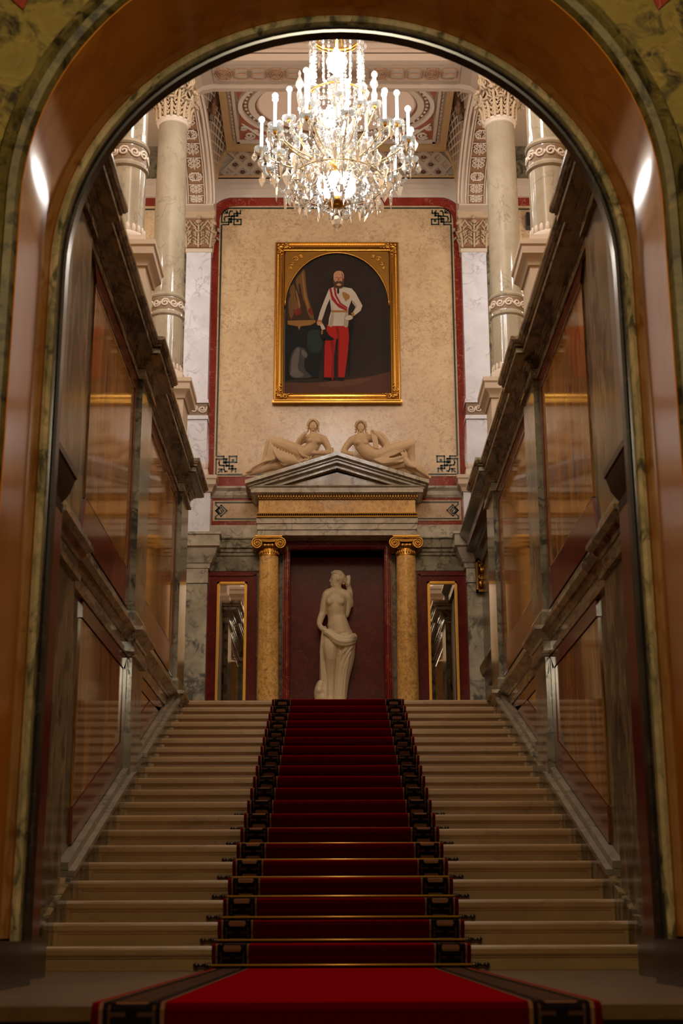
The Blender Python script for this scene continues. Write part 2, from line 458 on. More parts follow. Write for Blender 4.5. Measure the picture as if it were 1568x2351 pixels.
def side_wall(s, name):
    w = structure(name)
    b = MB(); b.box(s*XW, s*2.6, 7.75, 16.8, -.1, 5.56); b.build('wall_core', PANELD, w)
    b = MB(); b.box(s*(XW+.03), s*2.6, 16.8, 17.5, -.1, 5.5); b.build('wall_return', MATTG, w)
    pil = [(8.75, 9.6), (12.5, 13.2), (16.07, 16.8)]
    for y0, y1 in pil:
        b = MB(); b.box(s*XW, s*XP, y0, y1, 0, 5.2); b.build('pilaster', GREYD if y0 > 9 else PANELD, w)
        b = MB(); b.box(s*XW, s*(XP-.02), y0-.02, y1+.02, 0 if y0 < 9 else nose(y0)-.3, .3 if y0 < 9 else min(2.55, nose(y1)+.24))
        b.build('pilaster_base', GREYD, w)
    path = [(XW, 7.75)]
    for y0, y1 in pil: path += [(XW, y0), (XP, y0), (XP, y1), (XW, y1)]
    path = path[:-1]+[(2.6, 16.8)]
    pp = [(s*x, y) for x, y in path]
    def mould(nm, prof, mat):
        b = MB(); sweep(b, pp, [(o if s > 0 else -o, z) for o, z in prof], 0); return b.build(nm, mat, w, angle=25)
    mould('entablature', ENT, DARKM)
    mould('frieze', [(0, 5.232), (.02, 5.232), (.02, 5.302), (0, 5.302)], MOUT)  # paler strip: light caught by the frieze, put into the marble colour
    mould('corona_lit_strip', [(.15, 5.402), (.172, 5.402), (.172, 5.446), (.15, 5.446)], MOUT)  # paler marble stands for the corona face catching light
    mould('dado_frieze', DADF, DARKM)
    mould('dado_cap', CAPD, DARKM)
    mould('dado_base', [(0, 2.845), (.02, 2.845), (.02, 2.96), (.008, 2.985), (0, 2.985)], GREYD)
    # marble panels: upper register and dado register of each bay
    for (a, c) in ((10.0, 12.32), (13.38, 15.92)):
        b = MB(); wallpoly(b, s, [(a+.12, 3.32), (c, 3.32), (c, 5.05), (a+.12, 5.05)], .012); b.build('upper_panel', GOLDP, w)
        b = MB()
        wallpoly(b, s, [(a, 2.99), (c+.12, 2.99), (c, 3.31), (a+.12, 3.31)], .02)
        wallpoly(b, s, [(a+.12, 5.06), (c, 5.06), (c+.12, 5.19), (a, 5.19)], .02)
        wallpoly(b, s, [(c+.01, 3.31), (c+.12, 2.99), (c+.12, 5.19), (c+.01, 5.06)], .02)
        b.build('upper_panel_border', REDW, w)
        b = MB()
        for y0, z0, y1, z1 in ((a+.12, 3.315, c, 3.315), (a+.12, 5.055, c, 5.055)):
            b.tube([(s*(XW-.014), y0, z0), (s*(XW-.014), y1, z1)], .009, 5)
        b.build('panel_bead', DARKM, w)
    q = lambda y: nose(y)+.2
    for (a, c) in ((10.2, 12.3), (13.4, 15.05)):
        z0, z1 = q(a)+.26, min(q(c)+.26, 2.42)
        cc = c if q(c)+.26 < 2.42 else a+(2.42-q(a)-.26)/(RISE/TREAD)
        pts = [(a, z0), (cc, q(cc)+.26), (cc, 2.42), (a, 2.42)] if cc == c else [(a, z0), (cc, 2.42), (a, 2.42)]
        b = MB(); wallpoly(b, s, pts, .012); b.build('dado_panel', GOLDP, w)
        b = MB()
        wallpoly(b, s, [(a, 2.43), (c+.1, 2.43), (c+.18, 2.555), (a, 2.555)], .02)
        if cc == c:
            wallpoly(b, s, [(a, q(a)), (c+.18, q(c+.18)), (c+.01, q(c)+.25), (a, z0-.01)], .02)
            wallpoly(b, s, [(c+.01, q(c)+.25), (c+.18, q(c+.18)), (c+.18, 2.555), (c+.01, 2.43)], .02)
        else:
            wallpoly(b, s, [(a, q(a)), (c+.05, q(c+.05)), (cc+.3, 2.42), (cc+.02, 2.42), (a, z0-.01)], .02)
        b.build('dado_panel_border', REDW, w)
    # stringer that follows the flight, with its light two-strip moulding
    ye = 16.0
    b = MB(); wallpoly(b, s, [(8.9, -.05), (ye, nose(ye)-.3), (ye, nose(ye)+.09), (8.9, nose(8.9)+.09)], .105, XW); b.build('stringer', PANELD, w)
    for (ya, yb) in ((9.85, 12.55), (13.3, 16.05)):
        b = MB()
        wallpoly(b, s, [(ya, nose(ya)+.092), (yb, nose(yb)+.092), (yb, nose(yb)+.13), (ya, nose(ya)+.13)], .118, XW)
        wallpoly(b, s, [(ya, nose(ya)+.135), (yb, nose(yb)+.135), (yb, nose(yb)+.185), (ya, nose(ya)+.185)], .07, XW)
        b.build('stringer_moulding', STRG, w)
    return w
side_wall(-1, 'wall_left'); side_wall(1, 'wall_right')

# right flank of the upper landing: entablature and dado running to the back wall
w = structure('trim_1')
b = MB(); b.box(2.1, 2.4, 16.82, 20.1, ZT, 5.3); b.build('landing_flank', PANELD, w)
LENT = [(0, 5.27), (.03, 5.27), (.05, 5.36), (.10, 5.40), (.12, 5.47), (.22, 5.50), (.225, 5.60), (.30, 5.70), (.32, 5.73), (.32, 5.77), (0, 5.78)]
b = MB(); sweep(b, [(2.1, 16.82), (2.1, 20.08)], LENT); b.build('landing_entablature', BLACKM, w, angle=25)
b = MB(); sweep(b, [(2.1, 17.2), (2.1, 19.3)], [(0, 3.42), (.05, 3.42), (.06, 3.5), (.12, 3.55), (.15, 3.62), (.15, 3.68), (0, 3.69)]); b.build('landing_dado', BLACKM, w, angle=25)

# galleries over the side walls
gf = structure('gallery_floor')
for s in (-1, 1):
    b = MB(); b.box(s*2.6, s*4.6, 7.75, 20.3, 5.3, 5.56); b.build('gallery_slab', STONE, gf)
go = structure('wall_gallery')
for s in (-1, 1):
    b = MB(); b.box(s*4.6, s*4.8, 7.75, 20.5, 2.6, 12.3); b.build('gallery_wall', PEACH, go)

# ------------------------------------------------------------------ portal wall nearest the viewer
AR, AZ = 1.48, 3.466
YF, YB = 5.9, 6.6
wf = structure('wall_front')
def arch_pts(r, n=40, z0=.0): return [(r, z0)]+[(x, z) for x, z in arc(0, AZ, r, 0, PI, n)]+[(-r, z0)]
def arch_band(mb, prof, z0, n=48, mat=0):
    """sweep (radius, y) profile up one jamb, round the arch and down the other"""
    rings = []
    rings.append([(r, y, z0) for r, y in prof])
    for k in range(n+1):
        a = PI*k/n
        rings.append([(r*math.cos(a), y, AZ+r*math.sin(a)) for r, y in prof])
    rings.append([(-r, y, z0) for r, y in prof])
    mb.rings(rings, mat, True, True)
b = MB()
outer = [(3.2, -.14), (3.2, 6.2), (-3.2, 6.2), (-3.2, -.14)]
pts = arch_pts(1.60, 40, -.14)
ring = [(x, YF, z) for x, z in pts]
n = len(ring)
def outer_pt(x, z):
    if abs(x) >= 1.599 and z < AZ: return (math.copysign(3.2, x), YF, z)
    a = math.atan2(z-AZ, x); c, s_ = math.cos(a), math.sin(a)
    t = min(3.2/abs(c) if abs(c) > 1e-6 else 9e9, (6.2-AZ)/s_ if s_ > 1e-6 else 9e9)
    return (c*t, YF, AZ+s_*t)
og = [outer_pt(x, z) for x, _, z in ring]
for k in range(n-1): b.face([ring[k], og[k], og[k+1], ring[k+1]])
b.build('portal_face', GREEN, wf)
b = MB(); b.box(-3.2, -1.62, 6.0, 6.6, -.14, 6.2); b.box(1.62, 3.2, 6.0, 6.6, -.14, 6.2); b.box(-3.2, 3.2, 6.0, 6.6, AZ+1.7, 6.2); b.build('portal_core', PANELD, wf)
b = MB(); arch_band(b, [(1.61, 5.9), (1.60, 5.86), (1.565, 5.845), (1.55, 5.875), (1.535, 5.85), (1.50, 5.86), (1.485, 5.9), (1.485, 5.95), (1.61, 5.95)], .2); b.build('archivolt', GREENR, wf, angle=40)
b = MB(); arch_band(b, [(1.48, 5.9), (1.48, 6.62), (1.62, 6.62), (1.62, 5.9)], .2); b.build('portal_reveal', ORANGE, wf, angle=40)
b = MB(); arch_band(b, [(1.485, 6.6), (1.475, 6.572), (1.455, 6.562), (1.438, 6.572), (1.432, 6.60), (1.432, 6.68), (1.62, 6.68)], .19); b.build('portal_bead', GREENB, wf, angle=40)
b = MB(); arch_band(b, [(1.45, 6.60), (1.425, 6.60), (1.418, 6.615), (1.405, 6.62), (1.402, 6.684), (1.62, 6.684)], .19); b.build('portal_inner_fillet', BLACKM, wf, angle=40)
for s in (-1, 1):
    b = MB(); b.box(s*1.40, s*1.63, 5.86, 6.69, -.001, .19); b.build('portal_plinth', BLACKM, wf)
    b = MB(); b.prism([(s*1.53, YF, 4.485), (s*1.43, YF, 4.78), (s*1.6, YF, 5.1), (s*1.75, YF, 4.7)], (0, -.012, 0)); b.build('spandrel_inlay', RED, wf)
    b = MB(); b.box(s*1.6, s*3.2, 6.69, 7.75, 0, 6.2); b.build('pier', BLACKM, wf)
    b = MB(); b.box(s*1.585, s*1.62, 7.3, 7.77, .17, 2.5); b.build('pier_strip', REDD, wf)
    b = MB(); b.box(s*1.55, s*1.66, 6.69, 7.80, 0, .2); b.build('pier_base', BLACKM, wf)
    b = MB(); sweep(b, [(s*1.6, 6.69), (s*1.6, 7.75), (s*1.95, 7.75)], [(o*s, z) for o, z in [(0, 2.5), (.012, 2.5), (.02, 2.56), (.012, 2.57), (.03, 2.60), (.05, 2.64), (.07, 2.72), (.08, 2.73), (.08, 2.77), (0, 2.78)]])
    b.build('impost_cornice', DARKBR, wf, angle=25)
b = MB(); b.box(-3.2, 3.2, 6.69, 7.75, 6.0, 6.2); b.build('portal_lintel', BLACKM, wf)
b = MB(); b.box(-4.8, 4.8, 7.6, 7.75, 6.0, 12.3); b.build('hall_end_wall', PEACH, wf)
for s in (-1, 1):
    b = MB(); b.box(s*2.6, s*4.8, 7.6, 7.75, 2.6, 6.0); b.build('gallery_end_wall', PEACH, wf)
# vestibule behind the viewer
vs = structure('wall_vestibule')
b = MB(); b.box(-3.4, -3.2, -3.5, 5.9, -.8, 6.2); b.box(3.2, 3.4, -3.5, 5.9, -.8, 6.2); b.box(-3.4, 3.4, -3.7, -3.5, -.8, 6.2); b.build('vestibule_wall', PANELD, vs)
b = MB(); b.box(-3.4, 3.4, -3.7, 5.9, 6.2, 6.4); b.build('vestibule_ceiling', STUC, vs)
#BODY#

# ------------------------------------------------------------------ back wall
BY = 20.3
wb = structure('wall_back')
def wpoly(mb, pts, y, t, mat=0):
    """slab on the back wall from (x,z) points; front face at y-t"""
    mb.prism([(x, y, z) for x, z in pts], (0, -t, 0), mat)
def wrect(mb, x0, x1, z0, z1, y, t, mat=0): mb.box(x0, x1, y-t, y, z0, z1, mat)
b = MB()
b.box(-4.8, -.7, BY, BY+.6, 2.6, 12.4); b.box(.7, 4.8, BY, BY+.6, 2.6, 12.4); b.box(-.7, .7, BY, BY+.6, 5.6, 12.4)
b.build('wall_core', GREYD, wb)
# big peach field with rounded upper corners, inlay line and red border
def rounded(hw, z0, z1, r, n=8):
    return [(-hw, z0)]+[(hw, z0)]+arc(hw-r, z1-r, r, 0, PI/2, n)+arc(-(hw-r), z1-r, r, PI/2, PI, n)
b = MB(); wpoly(b, rounded(1.985, 6.56, 11.39, .34), BY, .02); b.build('red_border', RED, wb)
b = MB(); wpoly(b, rounded(1.845, 6.735, 11.235, .26), BY, .032); b.build('peach_field', PEACH, wb)
# black fret ornaments and inlay lines, thin strips let into the field
u = .00122
FRET = [[(12, 236), (92, 236), (92, 160), (140, 160)], [(0, 202), (128, 202), (128, 112), (205, 112), (205, 60)],
        [(0, 200), (0, 0), (140, 0)], [(160, 160), (160, 236), (250, 236), (250, 160), (152, 160)],
        [(160, 160), (160, 76), (240, 76), (240, 36)], [(40, 178), (34, 150), (44, 122), (84, 118), (160, 118)],
        [(96, 112), (98, 66), (112, 40), (134, 44)],
        [(32, 32), (72, 70)], [(72, 34), (72, 70), (36, 72)], [(192, 112), (192, 40)], [(112, 202), (112, 150), (92, 150)]]
def strip(mb, pts, w, y, t):
    for p, q in zip(pts, pts[1:]):
        d = Vector((q[0]-p[0], q[1]-p[1]));
        if d.length < 1e-6: continue
        d.normalize(); nn = Vector((-d.y, d.x))*w/2; e = d*w/2
        P, Q = Vector(p)-e, Vector(q)+e
        wpoly(mb, [P+nn, Q+nn, Q-nn, P-nn], y, t)
FY = BY-.032
for sx in (-1, 1):
    for sz, zc in ((1, 6.765), (-1, 11.195)):
        b = MB()
        k = 0 if sz > 0 else 1
        for pl in FRET:
            if k and pl == [(0, 200), (0, 0), (140, 0)]:
                pl = [(0, 200), (0, 120)]+[(a_, c_) for a_, c_ in arc(120, 120, 120, PI, 1.5*PI, 6)]+[(150, 0)]
            strip(b, [(sx*(1.81-px*u), zc+sz*pz*u) for px, pz in pl], .02, FY, .006)
        wrect(b, sx*(1.81-190*u), sx*(1.81-220*u), zc+sz*185*u-.018, zc+sz*185*u+.018, FY, .006)
        b.build('fret_ornament', INLAY, wb)
    b = MB(); wrect(b, sx*1.797, sx*1.823, 6.765+.29, 11.195-.29, FY, .005); b.build('inlay_line', INLAY, wb)
b = MB(); wrect(b, -1.81+.18, 1.81-.18, 11.182, 11.208, FY, .005); wrect(b, -1.64, 1.64, 6.752, 6.778, FY, .005); b.build('inlay_line', INLAY, wb)
# bands below the field
for s in (-1, 1):
    b = MB(); sweep(b, [(s*1.95, BY), (s*1.2, BY)] if s > 0 else [(s*1.2, BY), (s*1.95, BY)], [(0, 6.40), (.03, 6.40), (.05, 6.44), (.05, 6.50), (.09, 6.54), (.09, 6.57), (0, 6.58)]); b.build('grey_string_course', GREY, wb, angle=25)
    b = MB(); wrect(b, s*1.05, s*1.98, 5.98, 6.42, BY, .02); b.build('red_band', RED, wb)
    b = MB(); wrect(b, s*1.10, s*1.845, 6.045, 6.36, BY, .03); b.build('peach_panel', PEACH, wb)
    b = MB()
    for z in (6.075, 6.33): wrect(b, s*1.10, s*1.812, z-.011, z+.011, BY-.03, .005)
    for z0, z1 in ((6.075, 6.12), (6.285, 6.33)): wrect(b, s*1.79, s*1.812, z0, z1, BY-.03, .005)
    dm = lambda pts: [(s*(1.80-x_), 6.2025+z_) for x_, z_ in pts]
    strip(b, dm([(.0, .0), (.08, .085), (.165, 0), (.08, -.085), (0, 0)]), .018, BY-.03, .006)
    strip(b, dm([(.0, .09), (.05, .045), (.0, -.0)]), .018, BY-.03, .006); strip(b, dm([(.0, -.09), (.05, -.045), (0, 0)]), .018, BY-.03, .006)
    strip(b, dm([(.03, 0), (.08, .05), (.12, 0), (.08, -.05), (.03, 0)]), .014, BY-.03, .006)
    strip(b, dm([(.07, .015), (.085, -.02), (.095, .015)]), .012, BY-.03, .006)
    b.build('fret_ornament', INLAY, wb)
    b = MB(); wrect(b, s*1.05, s*1.98, 5.77, 5.98, BY, .03); b.build('grey_fascia', GREY, wb)
    pth = [(s*1.98, BY), (s*1.05, BY)] if s > 0 else [(s*1.05, BY), (s*1.98, BY)]
    b = MB(); sweep(b, pth, [(0, 5.28), (.03, 5.28), (.03, 5.50), (.05, 5.51), (.05, 5.55), (.07, 5.56), (.07, 5.60), (.10, 5.62), (.10, 5.74), (.12, 5.75), (.12, 5.77), (0, 5.78)]); b.build('dark_entablature', GREYD, wb, angle=25)
    b = MB()
    wrect(b, s*1.17, s*1.93, ZT, 5.27, BY, .04)
    b.build('red_panel', REDD, wb)
    b = MB()
    for x0, x1, z0, z1 in ((1.19, 1.22, ZT, 5.22), (1.88, 1.91, ZT, 5.22), (1.19, 1.91, 5.2, 5.24)): wrect(b, s*x0, s*x1, z0, z1, BY-.04, .02)
    b.build('red_panel_moulding', REDD, wb)
# white cornice under the vault with rounded corners, run along the whole wall
ro = rounded(2.1, 11.3, 11.66, .01); 
b = MB()
def corn_ring(r_in, hw): return [(-hw, 10.96)]+[(-hw, 11.2)]+[(-x, z) for x, z in arc(hw-r_in, 11.2, r_in, 0, PI/2, 8)]+[(x, z) for x, z in arc(hw-r_in, 11.2, r_in, PI/2, 0, 8)]+[(hw, 11.2), (hw, 10.96)]
def arch_corn(mb, layers):
    """layers: (inner half width, corner top z, outward y)"""
    for (hw, zt, y0, zt2) in layers:
        r = .36
        top = [(-hw, zt-r)]+[(-x, z) for x, z in arc(hw-r, zt-r, r, 0, PI/2, 8)]+[(x, z) for x, z in arc(hw-r, zt-r, r, PI/2, 0, 8)]+[(hw, zt-r)]
        o2 = [(-hw, zt2)]+[(x, zt2) for x, z in top[1:-1]]+[(hw, zt2)]
        for i in range(len(top)-1):
            q = [top[i], top[i+1], o2[i+1], o2[i]]
            mb.prism([(x, BY, z) for x, z in q], (0, -y0, 0))
arch_corn(b, [(2.0, 11.385, .06, 11.66), (1.99, 11.42, .09, 11.66), (1.98, 11.50, .12, 11.66), (1.97, 11.57, .17, 11.66)])
b.build('vault_cornice', STUCW, wb, angle=25)
b = MB()
for s in (-1, 1): 
    b2 = MB(); wrect(b2, s*2.42, s*4.6, 11.38, 11.66, BY, .08); wrect(b2, s*2.42, s*4.6, 11.56, 11.66, BY, .14); b2.build('gallery_cornice', STUCW, wb)
    b2 = MB(); wrect(b2, s*2.42, s*4.6, 11.24, 11.38, BY, .03); b2.build('gallery_red_band', RED, wb)
    b2 = MB(); wrect(b2, s*2.42, s*4.6, 11.17, 11.19, BY, .032); b2.build('gallery_inlay_line', INLAY, wb)
    b2 = MB(); wrect(b2, s*2.42, s*4.6, 5.6, 11.24, BY, .02); b2.build('gallery_peach_field', PEACH, wb)

# niche in the middle of the wall
NY = BY+.42
b = MB(); b.box(-.9, .9, NY, NY+.15, 2.6, 5.8); b.box(-.80, -.69, BY, NY, 2.6, 5.8); b.box(.69, .80, BY, NY, 2.6, 5.8); b.box(-.8, .8, BY, NY, 5.6, 5.8)
b.build('niche', REDD, wb)
b = MB()
path = [(-.69, 2.8), (-.69, 5.6), (.69, 5.6), (.69, 2.8)]
for prof in ([(.0, 0), (.0, -.10), (.03, -.12), (.05, -.12), (.06, -.10), (.075, -.10), (.085, -.075), (.11, -.075), (.11, 0)],):
    rings = []
    for i, (x, z) in enumerate(path):
        dx = -1 if x < 0 else 1; dz = 1 if z > 5 else 0
        rings.append([(x+dx*o, BY+y, z+dz*o) for o, y in prof])
    b.rings(rings)
b.build('niche_frame', RED, wb, angle=25)
b = MB(); wrect(b, -.80, .80, 5.70, 5.86, BY, .14); wrect(b, -.80, .80, 5.74, 5.80, BY, .17); b.build('niche_lintel', REDD, wb)

ROSE = plain('dark_umber_paint', srgb(104, 66, 44), .7)
# ------------------------------------------------------------------ capitals and columns
def leaf_mesh(w, h, out):
    """acanthus leaf: a ribbed spine with paired lobes and a curled tip, facing -y"""
    b = MB()
    yy = lambda t: -.02-out*t**2.4
    b.capsule([(0, yy(0), 0), (0, yy(.3), h*.3), (0, yy(.6), h*.6), (0, yy(.85)-.01, h*.85)], [.022, .024, .022, .018], 6)
    for i in range(5):
        t = .08+.19*i
        ww = w*(.30+.22*math.sin(PI*min(1, t*.9+.12)))
        for sg in (-1, 1):
            b.ell((sg*ww*.62, yy(t)+.012, h*t+.02), (.016, .013, h*.105), (0, sg*.75, 0), 6)
            b.ell((sg*ww*1.0, yy(t)+.022, h*(t+.07)+.02), (.014, .012, h*.075), (0, sg*1.0, 0), 6)
    b.ell((0, yy(1)-.028, h*.94), (w*.30, .030, h*.075), (.5, 0, 0), 8)
    b.ell((0, yy(1)-.052, h*.88), (w*.18, .018, h*.05), (0, 0, 0), 6)
    return b.mesh('leaf', CAPST, True)
LEAF1 = leaf_mesh(.19, .24, .05)
LEAF2 = leaf_mesh(.17, .40, .07)
def abacus(mb, h, z0, z1):
    pts = []
    for k in range(4):
        a = k*PI/2
        for t in range(7):
            v = -1+t/3
            x, y = h*(v*.92), -h*(.78+.20*v*v)
            pts.append((x*math.cos(a)-y*math.sin(a), x*math.sin(a)+y*math.cos(a)))
    n = len(pts)
    mb.rings([[(x*q, y*q, z) for x, y in pts] for q, z in ((.94, z0), (.98, z0+.03), (.98, z0+.05), (1.04, z0+.07), (1.04, z1))])
def volutes(mb, h, z0, z1, r=.075):
    for k in range(4):
        a = PI/4+k*PI/2
        M = Matrix.Rotation(a, 3, 'Z')
        for off in (-.022, .022):
            pth = [(.19, z0), (.20, z0+.12), (.23, z1-.12)]
            cx, cz = h*1.28-r*.6, z1-r*1.05
            sp = spiral(cx, cz, r, 1.6, PI*.62, -1, 20)
            full = [(x, off, z) for x, z in pth]+[(x, off, z) for x, z in sp]
            mb.tube([M @ Vector(p) for p in full], [.018]*3+[.02-.01*i/len(sp) for i in range(len(sp))], 6)
        for sg in (-1, 1):   # inner helices facing the middle of each side
            sp = spiral(.07*sg, z1-.10, .05, 1.3, PI/2, -sg, 14)
            M2 = Matrix.Rotation(k*PI/2, 3, 'Z')
            mb.tube([M2 @ Vector((x, -h*.80, z)) for x, z in [(sg*.02, z0+.1)]+sp], .012, 5)
        M2 = Matrix.Rotation(k*PI/2, 3, 'Z')
        for sg in (-1, 1):   # face stems that swing out to the corners
            sp = spiral(sg*.235, z1-.065, .062, 1.5, PI*.5, -sg, 18)
            mb.tube([M2 @ Vector((x, -h*(.90+.25*abs(x)), z)) for x, z in [(sg*.03, z0+.0), (sg*.055, z0+.1), (sg*.11, z1-.10), (sg*.17, z1-.02)]+sp], [.016]*4+[.02-.011*i/len(sp) for i in range(len(sp))], 6)
        mb.ell(M2 @ Vector((0, -h*.92, z1+.0)), (.045, .03, .06), (0, 0, k*PI/2), 8)
        for sg in (-1, 1): mb.ell(M2 @ Vector((sg*.04, -h*.9, z1-.03)), (.02, .02, .05), (0, sg*.6, k*PI/2), 6)
def capital(parent, z0=10.40, z1=11.03, square=False):
    b = MB()
    if square:
        b.rings([[(x*q, y*q, z) for x, y in ((-1, -1), (1, -1), (1, 1), (-1, 1))] for q, z in ((.215, z0), (.215, z0+.25), (.25, z0+.42), (.29, z1-.13))])
    else: b.lathe([(.185, z0), (.19, z0+.25), (.22, z0+.42), (.29, z1-.13)], n=24)
    cp = b.build('capital', RECESS, parent, angle=40)
    b = MB(); abacus(b, .30, z1-.14, z1); b.build('abacus', CAPST, cp)
    b = MB(); volutes(b, .27, z0+.22, z1-.12); b.build('volute', CAPST, cp, smooth=True)
    for k in range(8):
        a = k*PI/4
        r = .195 if not square else (.215 if k % 2 == 0 else .285)
        inst(LEAF1, 'leaf', cp, (r*math.sin(a), -r*math.cos(a), z0), (0, 0, a))
        a2 = a+PI/8 if not square else a
        r2 = .197 if not square else r+.0
        inst(LEAF2, 'leaf', cp, (r2*math.sin(a2), -r2*math.cos(a2), z0), (0, 0, a2))
    return cp
def scroll_band(mb, r, zc, n, h, flat=False):
    """running scroll of tubes round a ring"""
    for k in range(n):
        a0 = 2*PI*k/n; sg = 1 if k % 2 else -1
        sp = spiral(0, 0, h, 1.5, PI*.1, sg, 14, .2)
        mb.tube([(r*math.cos(a0+x/r), r*math.sin(a0+x/r), zc+z) for x, z in sp], .014, 5)
        cn = [(h*.6+.0, sg*h*.5), (h*1.3, -sg*h*.2), (2*PI*r/n-h*.5, -sg*h*.7)]
        mb.tube([(r*math.cos(a0+x/r), r*math.sin(a0+x/r), zc+z) for x, z in cn], .012, 5)
def pedestal(parent, y0=0, half=.27):
    P = [(half, 5.55), (half+.05, 5.55), (half+.05, 5.68), (half+.01, 5.72), (half, 5.74), (half, 6.43), (half+.02, 6.44), (half+.03, 6.48), (half+.045, 6.50), (half+.08, 6.54), (half+.085, 6.61), (half+.10, 6.63), (half+.10, 6.68), (.1, 6.68)]
    b = MB()
    b.rings([[(x*q, y*q, z) for x, y in ((-1, -1), (1, -1), (1, 1), (-1, 1))] for q, z in P]); return b.build('pedestal', STUC, parent, angle=25)
def make_column():
    t = empty('column')
    pedestal(t)
    b = MB(); b.box(-.25, .25, -.25, .25, 6.68, 6.79); b.lathe([(.245, 6.79), (.25, 6.81), (.245, 6.84), (.225, 6.85), (.22, 6.87)], n=32); b.build('base', STUCW, t, angle=30)
    b = MB()
    for k in range(20):
        a = 2*PI*k/20; b.ell((.207*math.cos(a), .207*math.sin(a), 6.905), (.014, .027, .055), (0, 0, a), 6)
    b.build('leaf_crown', STUCW, t, smooth=True)
    b = MB(); b.lathe([(.215, 6.86), (.205, 6.92), (.203, 7.6)], n=40); b.build('lower_shaft', CREAM, t, angle=40)
    b = MB(); b.lathe([(.205, 7.58), (.225, 7.60), (.228, 7.625), (.215, 7.645), (.212, 7.65), (.212, 7.83), (.222, 7.835), (.232, 7.855), (.226, 7.88), (.21, 7.90), (.2, 7.9)], n=40); bd = b.build('ornament_band', CREAM, t, angle=30)
    b = MB(); b.lathe([(.2135, 7.66), (.2135, 7.82)], n=40, cap=False); b.build('band_ground', BANDBG, bd, smooth=True)
    b = MB(); scroll_band(b, .215, 7.74, 12, .055); b.build('band_scroll', STUCW, bd, smooth=True)
    b = MB(); b.lathe([(.20, 7.89), (.199, 8.6), (.195, 9.4), (.186, 10.36)], n=40); b.build('shaft', CREAM, t, angle=40)
    b = MB(); b.lathe([(.186, 10.33), (.20, 10.34), (.205, 10.355), (.2, 10.365), (.212, 10.375), (.217, 10.392), (.21, 10.405), (.19, 10.41)], n=40); b.build('astragal', STUCW, t, angle=30)
    capital(t)
    return t
c0 = make_column()
CX = 2.145
spots = [(-CX, 12.9, 'white marble column on a pedestal above the left cornice, nearer the viewer'), (-CX, 16.5, 'white marble column with scroll band on the left, farther of two, beside the back pilaster'),
         (CX, 12.9, 'white marble column on a pedestal above the right cornice, nearer the viewer'), (CX, 16.5, 'white marble column with scroll band on the right, farther of two, beside the back pilaster')]
for i, (x, y, lab) in enumerate(spots):
    o = c0 if i == 0 else copy_tree(c0)
    o.location = (x, y, 0)
    tag(o, lab, 'column', 'marble columns above the side walls')

def make_pilaster():
    t = empty('pilaster')
    Yb = .2          # local y: back wall plane is +.2
    def bx(nm, mat, x, z0, z1, y=0.0):
        b = MB(); b.box(-x, x, y, Yb, z0, z1); return b.build(nm, mat, t)
    bx('lower_shaft', MOUT, .255, ZT, 5.05); bx('lower_neck', GREY, .262, 5.06, 5.27, -.01)
    b = MB(); sweep(b, [(.262, Yb), (.262, 0), (-.262, 0), (-.262, Yb)][::-1], [(0, 5.27), (-.02, 5.28), (-.03, 5.34), (-.05, 5.36), (-.07, 5.42), (-.10, 5.46), (-.13, 5.56), (-.17, 5.58), (-.17, 5.74), (-.19, 5.75), (-.19, 5.785), (0, 5.79)]); b.build('lower_capital', GREY, t, angle=25)
    bx('pedestal_die', LILAC, .27, 5.79, 6.44)
    b = MB(); sweep(b, [(.27, Yb), (.27, 0), (-.27, 0), (-.27, Yb)][::-1], [(0, 6.43), (-.02, 6.44), (-.04, 6.5), (-.08, 6.54), (-.085, 6.61), (-.10, 6.63), (-.10, 6.68), (0, 6.68)]); b.build('pedestal_cap', STUC, t, angle=25)
    bx('base', STUCW, .225, 6.68, 6.79, -.02)
    b = MB()
    for k in range(8): b.ell((-.175+.05*k, .0, 6.84), (.022, .014, .05), (0, 0, 0), 6)
    b.ell((-.20, .06, 6.86), (.02, .035, .07), (0, 0, 0), 6); b.ell((.20, .06, 6.86), (.02, .035, .07), (0, 0, 0), 6)
    b.build('leaf_crown', STUCW, t, smooth=True)
    bx('lower_shaft', LILAC, .195, 6.79, 7.6); bx('shaft', LILAC, .19, 7.88, 10.36)
    bd = bx('ornament_band', BANDBG, .192, 7.64, 7.84, -.004)
    b = MB(); 
    for z0, z1, q in ((7.58, 7.64, .208), (7.84, 7.9, .208)): b.box(-q, q, -.025, Yb, z0, z1)
    b.build('band_fillet', LILAC, bd)
    b = MB()
    for k in range(3):
        sg = 1 if k % 2 else -1
        sp = spiral(-.12+.12*k, 7.74, .06, 1.5, .1, sg, 14, .2)
        b.tube([(x, -.01, z) for x, z in sp], .014, 5)
        b.tube([(-.09+.12*k, -.01, 7.74+sg*.05), (-.05+.12*k, -.01, 7.74-sg*.04)], .012, 5)
    b.build('band_scroll', STUCW, bd, smooth=True)
    bx('astragal', STUCW, .206, 10.34, 10.40, -.02)
    cp = capital(t, 10.40, 10.98, True); cp.location = (0, .10, 0); cp.scale = (.86, .86, 1)
    return t
p0 = make_pilaster()
for i, s in enumerate((-1, 1)):
    o = p0 if i == 0 else copy_tree(p0)
    o.location = (s*2.14, 20.1, 0)
    tag(o, 'pale pilaster with leafy capital against the back wall, at its %s corner' % ('left', 'right')[i], 'pilaster', 'pilasters of the back wall')

# ------------------------------------------------------------------ ceiling, beams and vault
ce = structure('ceiling')
ZC = 12.0
b = MB(); b.box(-4.8, 4.8, 7.6, 16.2, 12.1, 12.3); b.box(-4.8, 4.8, 16.2, 20.9, 12.32, 12.45); b.build('upper_slab', STUC, ce)
b = MB(); b.box(-1.72, 1.72, 16.8, 19.88, ZC+.05, ZC+.12); b.build('ceiling_panel', STUC, ce)
